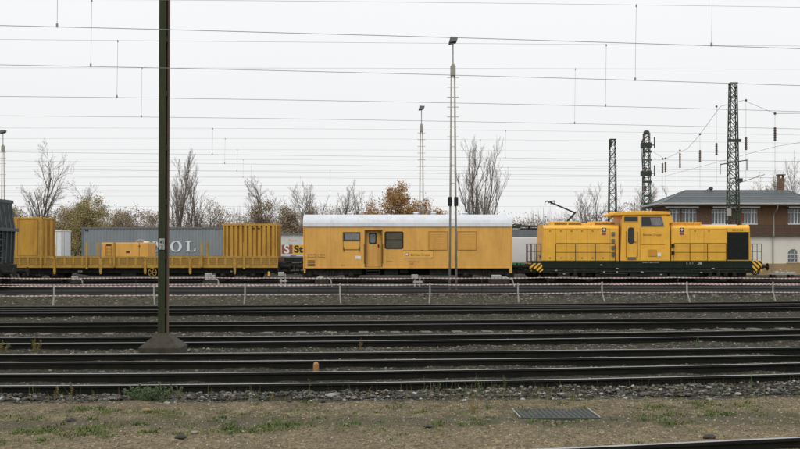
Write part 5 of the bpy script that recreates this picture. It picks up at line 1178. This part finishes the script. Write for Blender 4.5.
for x in (508, 528, 540): e_.cyl((px(x,yy_), yy_-.5, pz(229.5,d)), (px(x,yy_), yy_-.5, pz(226.5,d)), .07, n=8)
e_.box(px(520,yy_), px(536,yy_), yy_-.9, yy_-.2, pz(229.5,d), pz(228,d)); e_.cyl((px(505,yy_), yy_-.5, pz(226.3,d)), (px(545,yy_), yy_-.5, pz(226.3,d)), .035, n=6); e_.build('roof_equipment', M['black'], t_)

# --- small trackside gear between the barriers and the train
def gear(x, y0, y1, wpx, d, label, kind=0):
    X_ = px(x, d); zb_ = -.22; t_ = thing('point_machine' if kind == 0 else 'signal_lantern', (X_, d, zb_), label, 'trackside equipment', 'pale trackside boxes in front of the train')
    hw = wpx/F*d/2
    if kind == 0:
        MB().box(X_-hw, X_+hw, d-.3, d+.3, zb_, pz(y1-3,d)).build('base_plate', M['bogie'], t_)
        MB().box(X_-hw*.75, X_+hw*.2, d-.25, d+.25, pz(y1-3,d), pz(y0,d)).build('casing', M['pale'], t_, bevel=.03)
        MB().box(X_+hw*.25, X_+hw*.8, d-.2, d+.2, pz(y1-3,d), pz(y0+2,d)).build('gearbox', M['pale'], t_, bevel=.03)
        MB().tube([(X_+hw*.8, d, pz(y1-4,d)), (X_+hw*1.3, d, pz(y1-3,d)), (X_+hw*1.6, d, zb_+.05)], .04, 6).build('drive_rod', M['pale'], t_)
    else:
        MB().cyl((X_-hw*.4, d, zb_), (X_-hw*.4, d, pz(y0,d)), .04, n=8).cyl((X_+hw*.5, d, zb_), (X_+hw*.5, d, pz(y0+2,d)), .035, n=8).build('post', M['pale'], t_)
        MB().box(X_-hw, X_+hw*.2, d-.12, d+.12, pz(y0+4,d), pz(y0,d)).build('lantern_box', M['pale'], t_, bevel=.02)
        MB().box(X_-hw*.7, X_+hw, d-.06, d+.06, pz(y1-2,d), pz(y1-4,d)).build('cross_bar', M['pale'], t_, bevel=.02)
gear(210, 273, 283, 12, 57.6, 'pale boxy trackside machine below the ribbed yellow container')
gear(283, 272, 284, 9, 57.4, 'pale trackside lantern in the gap between flat wagon and workshop wagon', 1)
gear(417, 274.5, 285, 11, 57.6, 'pale trackside lantern below the name board of the workshop wagon', 1)
gear(499, 275, 282, 20, 58.2, 'low pale machine under the right end of the workshop wagon')
gear(322, 277, 282, 13, 58.8, 'low dusty machine under the left end of the workshop wagon')
gear(76, 276, 283, 9, 58.8, 'low dusty machine under the left part of the flat wagon')

# ------------------------------------------------------------------ signal box building
d = 88.0; bd_ = 4.6
t_ = thing('signal_box', (px(738,d), d+bd_/2, -.2), 'brown timber and cream signal box with a grey hipped roof behind the locomotive', 'building')
XL, XR = px(666,d), px(816,d)
UD = d-.25                                  # the boarded upper storey stands a little forward
zp, zc, zs, zw = pz(263.5,d), pz(235.8,d), pz(224.6,d), pz(204.5,d)
MB().box(XL+.1, XR-.1, d-.06, d+bd_+.06, -.5, zp).build('plinth', M['base'], t_, bevel=.02)
mb = MB(); wx0, wx1 = px(787.6,d), px(798.6,d); wz0, wzs = pz(262.6,d), pz(254.5,d)
mb.box(XL+.1, wx0, d, d+bd_, zp, zc).box(wx1, XR-.1, d, d+bd_, zp, zc).box(wx0, wx1, d+.25, d+bd_, zp, zc)
cxw, rw = (wx0+wx1)/2, (wx1-wx0)/2; n = 10
arc = [(cxw+rw*math.cos(math.pi*k/n), wzs+rw*math.sin(math.pi*k/n)) for k in range(n+1)]
for k in range(n):
    a, b_ = arc[k], arc[k+1]; mb.prism([a, (a[0], zc), (b_[0], zc), b_], d, d+.249)
mb.box(wx0, wx1, d, d+.249, zp, wz0); wl = mb.build('lower_wall', M['cream'], t_)
w_ = MB(); w_.prism([(wx0, wz0)]+[(wx1, wz0)]+arc, d+.12, d+.16); w_ = w_.build('arched_window', M['glassp'], t_)
f_ = MB(); f_.tube([(x, d+.1, z) for x, z in [(wx0+.03, wz0+.03), (wx1-.03, wz0+.03)]+[(cxw+(rw-.03)*math.cos(math.pi*k/n), wzs+(rw-.03)*math.sin(math.pi*k/n)) for k in range(n+1)]+[(wx0+.03, wz0+.03)]], .04, 6)
for x in (cxw-rw*.33, cxw+rw*.33): f_.box(x-.02, x+.02, d+.08, d+.12, wz0, wzs+rw*.9)
for z in (wz0+.33, wzs+.02): f_.box(wx0, wx1, d+.08, d+.12, z-.02, z+.02)
f_.build('window_frame', M['white'], w_)
MB().box(wx0-.1, wx1+.1, d-.08, d+.05, wz0-.08, wz0).build('sill', M['base'], t_)
MB().box(XL-.05, XR+.05, UD-.05, d+bd_+.25, zc-.0, zs).build('shingle_band', M['shingle'], t_)
wins = [(668.5,678.8),(681.2,695.8),(710.8,727.2),(741,756.6),(787,806)]
wy0, wy1 = 209.2, 223.6
edges_ = [666]+[q for w_ in wins for q in w_]+[816]
for i in range(0, len(edges_), 2):
    a, b_ = edges_[i], edges_[i+1]
    MB().box(px(a,d), px(b_,d), UD, UD+.3, zs, zw).build('wall', M['plank'] if a > 756 else M['brick'], t_)
MB().box(XL, XR, d+.06, d+bd_+.2, zs, zw).build('inner_wall', M['brick'], t_)
for a, b_ in wins:
    MB().box(px(a,d), px(b_,d), UD, UD+.3, pz(wy0,d), zw).build('lintel', M['shingle'], t_)
    MB().box(px(a,d), px(b_,d), UD-.03, UD+.3, zs, pz(wy1,d)).build('sill', M['white'], t_)
    g_ = MB().box(px(a,d), px(b_,d), UD+.16, UD+.2, pz(wy1,d), pz(wy0,d)).build('window', M['glassp'], t_)
    k = max(2, round((b_-a)/3.4))
    f_ = MB()
    for j in range(k+1):
        x = px(a+(b_-a)*j/k, d); f_.box(x-.03 if j else x, x+.03 if j < k else x, UD+.08, UD+.159, pz(wy1,d), pz(wy0,d))
    for y in (wy0+.3, 212.6): f_.box(px(a,d), px(b_,d), UD+.09, UD+.15, pz(y+.35,d), pz(y-.15,d))
    f_.build('window_frame', M['white'], g_)
    xa_, xb_ = px(a+.6,d), px(a+(b_-a)*.8/k,d)
    MB().box(xa_, xb_, UD+.15, UD+.158, pz(221.5,d), pz(213.5,d)).build('curtain', M['red'] if 740 < a < 745 else M['curtain'], g_)
for a, b_ in ((664,696.3),(710.5,757.2),(786,812)):
    MB().prismx([(UD-.45,pz(208.3,d)),(UD-.42,pz(207.4,d)),(UD-.02,pz(206,d)),(UD-.02,pz(207,d))], px(a,d), px(b_,d)).box(px(a,d), px(b_,d), UD-.5, UD-.451, pz(208.6,d), pz(206.9,d)).build('sun_blind', M['white'], t_)
ov = .95; ex0, ex1, ey0, ey1 = px(661,d-1), px(823.5,d-1), d-1.2, d+bd_+1.0; ze_ = pz(203.6, ey0); rd = d+bd_/2; zr_ = pz(190.8, rd); rx0, rx1 = px(685,rd), px(788,rd)
rf = MB(); th = .12
rf.add([(ex0,ey0,ze_),(ex1,ey0,ze_),(ex1,ey1,ze_),(ex0,ey1,ze_),(rx0,rd,zr_),(rx1,rd,zr_),(ex0,ey0,ze_-th),(ex1,ey0,ze_-th),(ex1,ey1,ze_-th),(ex0,ey1,ze_-th)],
       [(0,1,5,4),(1,2,5),(2,3,4,5),(3,0,4),(6,9,8,7),(0,6,7,1),(1,7,8,2),(2,8,9,3),(3,9,6,0)]); rf = rf.build('roof', M['slate'], t_)
e_ = MB(); e_.cyl((rx0,rd,zr_), (rx1,rd,zr_), .08, n=6)
for ex, rx in ((ex0,rx0),(ex1,rx1)):
    for ey in (ey0, ey1): e_.cyl((ex,ey,ze_), (rx,rd,zr_), .06, n=6)
e_.build('ridge_cap', M['slate'], rf)
k = 0; e_ = MB()
for i in range(9):
    f0 = (i+1)/10; y = ey0+(rd-ey0)*f0; z = ze_+(zr_-ze_)*f0; e_.box(ex0+(rx0-ex0)*f0, ex1+(rx1-ex1)*f0, y-.05, y+.02, z-.03, z+.018)
e_.build('tile_course', M['slate'], rf)
MB().cyl((ex0,ey0-.06,ze_-.02), (ex1,ey0-.06,ze_-.02), .09, n=8).cyl((ex0-.06,ey0,ze_-.02), (ex0-.06,ey1,ze_-.02), .09, n=8).build('gutter', M['pale'], t_)
MB().box(ex0+.08, ex1-.08, ey0+.08, ey1-.08, zw-.001, ze_-th-.002).build('soffit', M['cream'], t_)
e_ = MB(); xg = px(772.5,d)
e_.tube([(xg,ey0-.06,ze_-.1),(xg,ey0+.1,ze_-.45),(xg,UD-.08,ze_-.8),(xg,UD-.08,zc),(xg,d-.1,zc-.2),(xg,d-.1,0)], .05, 8); e_.build('downpipe', M['lamp'], t_)
ch = MB(); cd_ = rd+.3; ch.box(px(778,cd_), px(783.6,cd_), cd_-.25, cd_+.25, zr_-.5, pz(178.5,cd_)); ch = ch.build('chimney', M['brick'], rf, bevel=.01)
c2_ = MB(); 
for x in (778.2, 782.6): c2_.box(px(x,cd_), px(x+.8,cd_), cd_-.22, cd_+.22, pz(178.4,cd_), pz(175.6,cd_))
c2_.box(px(777.2,cd_), px(784.4,cd_), cd_-.32, cd_+.32, pz(175.5,cd_), pz(174.4,cd_)); c2_.build('chimney_cap', M['brick'], rf)
MB().box(px(778,cd_)-.12, px(783.6,cd_)+.12, cd_-.37, cd_+.37, zr_-.1, zr_+.02).build('chimney_flashing', M['pale'], rf)
l_ = MB(); dl = d+2; l_.tube([(px(702,dl),dl,pz(197,dl)),(px(704,dl),dl,pz(192,dl)),(px(708,dl),dl-.2,pz(189,dl))], .035, 6); l_.ball((px(710.2,dl),dl-.2,pz(188.6,dl)), .2, n=10, sz=.7); l_.build('roof_floodlight', M['arm'], t_)
# clutter before the building
t_ = thing('rail_trolley', (px(782,80), 80, -.2), 'low grey trolley heaped with scrap in front of the signal box plinth', 'trolley')
MB().box(px(770,80), px(795,80), 79.6, 80.6, .05, .14).build('bed', M['lamp'], t_)
h_ = MB()
for k in range(16): x = random.uniform(771, 793); h_.cyl((px(x,80), random.uniform(79.7,80.5), .16), (px(x+random.uniform(-5,5),80), random.uniform(79.7,80.5), random.uniform(.2,.5)), .035, n=6)
h_.build('scrap_bars', M['pale'], t_)
for x in (773, 791):
    for y in (79.7, 80.5): MB().cyl((px(x,80), y-.04, -.08), (px(x,80), y+.04, -.08), .13, n=14).build('wheel', M['black'], t_)

# ------------------------------------------------------------------ trees
def prisms(segs, n=3):
    A = np.array([s_[0] for s_ in segs]); B = np.array([s_[1] for s_ in segs]); r0 = np.array([s_[2] for s_ in segs]); r1 = np.array([s_[3] for s_ in segs])
    D = B-A; D /= np.linalg.norm(D, axis=1)[:, None]+1e-9
    up = np.where(np.abs(D[:, 2:3]) < .9, [[0, 0, 1.]], [[1., 0, 0]]); U = np.cross(D, up); U /= np.linalg.norm(U, axis=1)[:, None]; W2 = np.cross(D, U)
    V = np.zeros((len(segs), 2*n, 3))
    for i in range(n):
        a = 2*math.pi*i/n; o_ = math.cos(a)*U+math.sin(a)*W2; V[:, i] = A+o_*r0[:, None]; V[:, n+i] = B+o_*r1[:, None]
    F_i = np.array([(i, (i+1) % n, n+(i+1) % n, n+i) for i in range(n)]); FI = (F_i[None]+(np.arange(len(segs))*2*n)[:, None, None]).reshape(-1, 4)
    return V.reshape(-1, 3), FI
def grow(rn, base, H, form, dens=1.0):
    big_, tw, tips = [], [], []
    def br(p, dr, L_, r_, lev):
        n = 4 if lev < 2 else 3; pts = [np.array(p, float)]; dd = np.array(dr, float)
        for k in range(n):
            dd = dd+rn.normal(0, .09+.03*lev, 3)+np.array([0, 0, form['up']*(.12 if lev else .02)]); dd /= np.linalg.norm(dd)
            pts.append(pts[-1]+dd*L_/n)
        for k in range(n):
            ra = r_*(1-.75*k/n); rb_ = r_*(1-.75*(k+1)/n); (big_ if lev < 2 else tw).append((pts[k], pts[k+1], ra, rb_))
        if lev >= form['lev']: tips.append(pts[-1]); tips.append(pts[-2]); return
        nb_ = max(2, int(round(form['n'][lev]*dens*rn.uniform(.8, 1.2))))
        for j in range(nb_):
            u = form['start'][min(lev, 1)]+(1-form['start'][min(lev, 1)])*(j+rn.random())/nb_; u = min(u, .98)
            i = min(int(u*n), n-1); q = pts[i]+(pts[i+1]-pts[i])*(u*n-i); ax = pts[i+1]-pts[i]; ax = ax/np.linalg.norm(ax)
            a = rn.uniform(0, 2*math.pi); s1 = np.cross(ax, [0.3, .9, .1]); s1 /= np.linalg.norm(s1); s2_ = np.cross(ax, s1); th = R(rn.uniform(*form['ang']))
            nd = ax*math.cos(th)+(s1*math.cos(a)+s2_*math.sin(a))*math.sin(th)
            br(q, nd, L_*form['len'][min(lev, len(form['len'])-1)]*rn.uniform(.7, 1.15)*(1.15-.55*u), r_*(1-.75*u)*.62+.004, lev+1)
    for (ox, sc3, tilt) in form['stems']:
        br(np.array(base)+[ox*H, 0, 0], [tilt, rn.normal(0, .05), 1], H*sc3*form['trunk'], H*form['r']*sc3, 0)
    return big_, tw, tips
FORM = {
 'bare': dict(up=.9, lev=4, n=(9,5,5,4), start=(.22,.2), ang=(24,50), len=(.55,.55,.5,.5), trunk=.85, r=.017, stems=[(0,1,0)]),
 'poplar': dict(up=2.0, lev=4, n=(11,6,5,3), start=(.15,.15), ang=(14,30), len=(.42,.5,.5,.5), trunk=.92, r=.012, stems=[(0,1,0)]),
 'multi': dict(up=1.3, lev=4, n=(7,5,4,3), start=(.2,.2), ang=(18,38), len=(.5,.5,.5,.5), trunk=.88, r=.012, stems=[(-.04,.85,-.18),(0,1,.02),(.05,.9,.16),(.02,.7,.3)]),
 'broom': dict(up=2.2, lev=4, n=(10,6,4,3), start=(.08,.15), ang=(12,30), len=(.45,.5,.5,.5), trunk=.9, r=.010, stems=[(-.03,.78,-.10),(-.015,.92,-.04),(0,1,.01),(.015,.95,.05),(.03,.82,.10),(.0,.7,-.02)]),
 'round': dict(up=.7, lev=3, n=(9,6,5), start=(.2,.2), ang=(28,58), len=(.6,.55,.5), trunk=.75, r=.018, stems=[(0,1,0),(.06,.7,.25),(-.05,.7,-.3)]),
}
def tree(xp_, ytop, d, form, label, leaf=None, nl=0, ls=.14, seed=0, dens=1.0, bark='bark', spread=None, twigmat='twig', group='trees beyond the yard', name='bare_tree'):
    rn = np.random.default_rng(100+seed); X_ = px(xp_, d); H = pz(ytop, d)+.4
    t_ = thing(name, (X_, d, -.3), label, 'tree', group)
    b_, tw, tips = grow(rn, (X_, d, -.3), H, FORM[form], dens)
    top = max(max(q[1][2] for q in tw), 1); k = (H-.3)/(top+.3)    # bring the crown to the height seen
    def fit(S_): return [(np.array([X_+(a[0]-X_)*(spread or k), d+(a[1]-d)*k, -.3+(a[2]+.3)*k]), np.array([X_+(c[0]-X_)*(spread or k), d+(c[1]-d)*k, -.3+(c[2]+.3)*k]), r0, r1) for a, c, r0, r1 in S_]
    b_, tw = fit(b_), fit(tw)
    V, FI = prisms(b_, 5); big('trunk', V, FI, M[bark], parent=t_)
    tw = [(a, c, max(r0*.9, .006), max(r1*.9, .0045)) for a, c, r0, r1 in tw]
    V, FI = prisms(tw, 3)
    cr = big('crown', V, FI, M[twigmat], parent=t_)
    if leaf:
        T = np.array([q[1] for q in tw[-len(tw):]]); idx = rn.integers(0, len(T), nl); T = T[idx]
        T = T[T[:, 2] > H*.12]; m = len(T); T = T+rn.normal(0, ls*2.6, (m, 3))
        u = rn.normal(size=(m, 3)); u /= np.linalg.norm(u, axis=1)[:, None]; v = np.cross(u, rn.normal(size=(m, 3))); v /= np.linalg.norm(v, axis=1)[:, None]
        sz = ls*rn.uniform(.5, 1.1, (m, 1)); Q = np.stack([T-u*sz, T+v*sz*.6, T+u*sz, T-v*sz*.6], 1).reshape(-1, 3); i = np.arange(m)*4
        big('leaves', Q, np.stack([i, i+1, i+2, i+3], 1), M[leaf], parent=t_)
    return t_
TL = [
 (38,138,112,'bare','large bare spreading tree above the yellow container, far left',None,0,0,41),
 (72,196,120,'round','olive-yellow leaved tree between the bare tree and the grey container','leafo',9000,.16,2),
 (92,200,118,'round','brownish-green leaved tree above the left end of the grey container','leafo',9000,.15,3),
 (84,176,135,'bare','thin bare tree rising behind the olive leaved trees, left',None,0,0,4),
 (56,205,125,'round','dull brown leaved bush tree right of the yellow container','leafd',6000,.15,5),
 (112,205,125,'round','small brown leaved tree behind the grey container, left half','leafd',5000,.15,6),
 (129,204,118,'round','thinly leaved brown tree just left of the olive pole','leafd',6000,.14,7),
 (148,208,125,'round','low brown tree immediately behind the olive pole','leafd',5000,.14,8),
 (173,142,112,'poplar','tallest narrow bare tree just right of the olive pole',None,0,0,9),
 (181,152,118,'poplar','second narrow bare tree right of the olive pole',None,0,0,10),
 (191,164,112,'multi','bare many-stemmed tree above the lettered grey container',None,0,0,11),
 (209,196,112,'round','small twiggy brown tree at the right end of the grey container','leafd',2200,.12,12),
 (16,205,120,'round','brown tree behind the dark hopper wagon','leafd',6000,.15,13),
 (258,200,112,'round','dense dark brown tree above the ribbed yellow container','leafd',10000,.15,14),
 (271,172,118,'bare','bare tree rising from behind the dense brown tree',None,0,0,15),
 (284,204,115,'round','dense brown tree above the white tank container','leafd',9000,.15,16),
 (300,178,122,'bare','bare tree above the left end of the workshop wagon',None,0,0,17),
 (321,180,122,'multi','slim bare tree behind the left roof of the workshop wagon',None,0,0,18),
 (338,183,126,'poplar','narrow bare tree second from the russet oak',None,0,0,19),
 (358,176,122,'multi','bare tree immediately left of the russet oak',None,0,0,20),
 (310,208,118,'round','low brown thicket tree behind the left roof of the workshop wagon','leafd',7000,.15,21),
 (398,182,105,'round','russet-leaved oak above the middle of the workshop wagon','leafb',15000,.17,22),
 (372,200,108,'round','smaller russet-leaved tree left of the large oak','leafb',6000,.16,23),
 (428,198,108,'round','russet-leaved tree between the two lamp masts','leafb',7000,.16,24),
 (444,206,118,'round','low brown tree right of the russet trees','leafd',5000,.15,25),
 (480,131,112,'broom','tall bare broom-shaped tree right of the near lamp mast',None,0,0,26),
 (599,178,135,'multi','slender bare tree left of the plain lattice mast',None,0,0,29),
 (583,186,140,'bare','faint bare tree above the left hood of the locomotive',None,0,0,30),
 (628,180,125,'bare','bare tree between the two lattice masts beside the cab',None,0,0,31),
 (658,186,130,'multi','faint bare tree between mast and signal box roof',None,0,0,32),
 (669,184,120,'bare','bare tree above the left hip of the signal box roof',None,0,0,33),
 (752,184,125,'bare','faint bare tree left of the chimney','leafy',300,.12,34),
 (766,170,118,'multi','pale bare tree with a few yellow leaves just left of the chimney','leafy',1500,.11,35),
 (797,146,112,'multi','large pale bare tree at the right edge of the photo',None,0,0,36),
 (822,158,116,'bare','bare tree just outside the right edge behind the signal box',None,0,0,37),
]
for x, y, d, fm, lb, lf, nl, ls, sd in TL:
    pale = x > 740
    tree(x, y, d, fm, lb, lf, int(nl*2.0), (ls or .14)*.62, sd, dens=1.15 if fm in ('bare', 'multi') else 1.05, bark='barkl' if pale else 'bark',
         name={'leafb': 'oak_tree', None: 'bare_tree'}.get(lf, 'leafy_tree'), spread=None)

# far wood on the horizon: one mass of twigs and withered leaves
n = 110000; xs_ = rng.uniform(-130, 130, n); dd = rng.uniform(150, 185, n)
top = 4.6+2.6*vn(xs_+200, dd*0+3, 9, 11)+1.6*vn(xs_+200, dd, 3, 12)+.8*vn(xs_+200, dd, 1.1, 13)
z = top*rng.random(n)**.75; T = np.stack([xs_, dd, z], 1)
u = rng.normal(size=(n, 3)); u[:, 2] = np.abs(u[:, 2])+.4; u /= np.linalg.norm(u, axis=1)[:, None]; v = np.cross(u, rng.normal(size=(n, 3))); v /= np.linalg.norm(v, axis=1)[:, None]
sz = rng.uniform(.05, .17, (n, 1)); wd = rng.uniform(.3, .8, (n, 1)); Q = np.stack([T-u*sz, T+v*sz*wd, T+u*sz, T-v*sz*wd], 1).reshape(-1, 3); i = np.arange(n)*4
o = big('far_wood', Q, np.stack([i, i+1, i+2, i+3], 1), M['wood']); tag(o, kind='stuff')
n = 26000; xs_ = rng.uniform(-130, 130, n); dd = rng.uniform(145, 185, n); H = 4+4.2*vn(xs_+100, dd, 6, 21)*rng.uniform(.6, 1.1, n); ln = rng.normal(0, .35, (n, 2))
zb_ = H*rng.uniform(0, .6, n)
segs = [((x, y, a), (x+l[0]*1.4, y+l[1], h), .022, .006) for x, y, h, l, a in zip(xs_, dd, H, ln, zb_)]
V, FI = prisms([(np.array(a), np.array(b_), c, e2) for a, b_, c, e2 in segs], 3); o = big('far_wood_stems', V, FI, M['twig']); tag(o, kind='stuff')
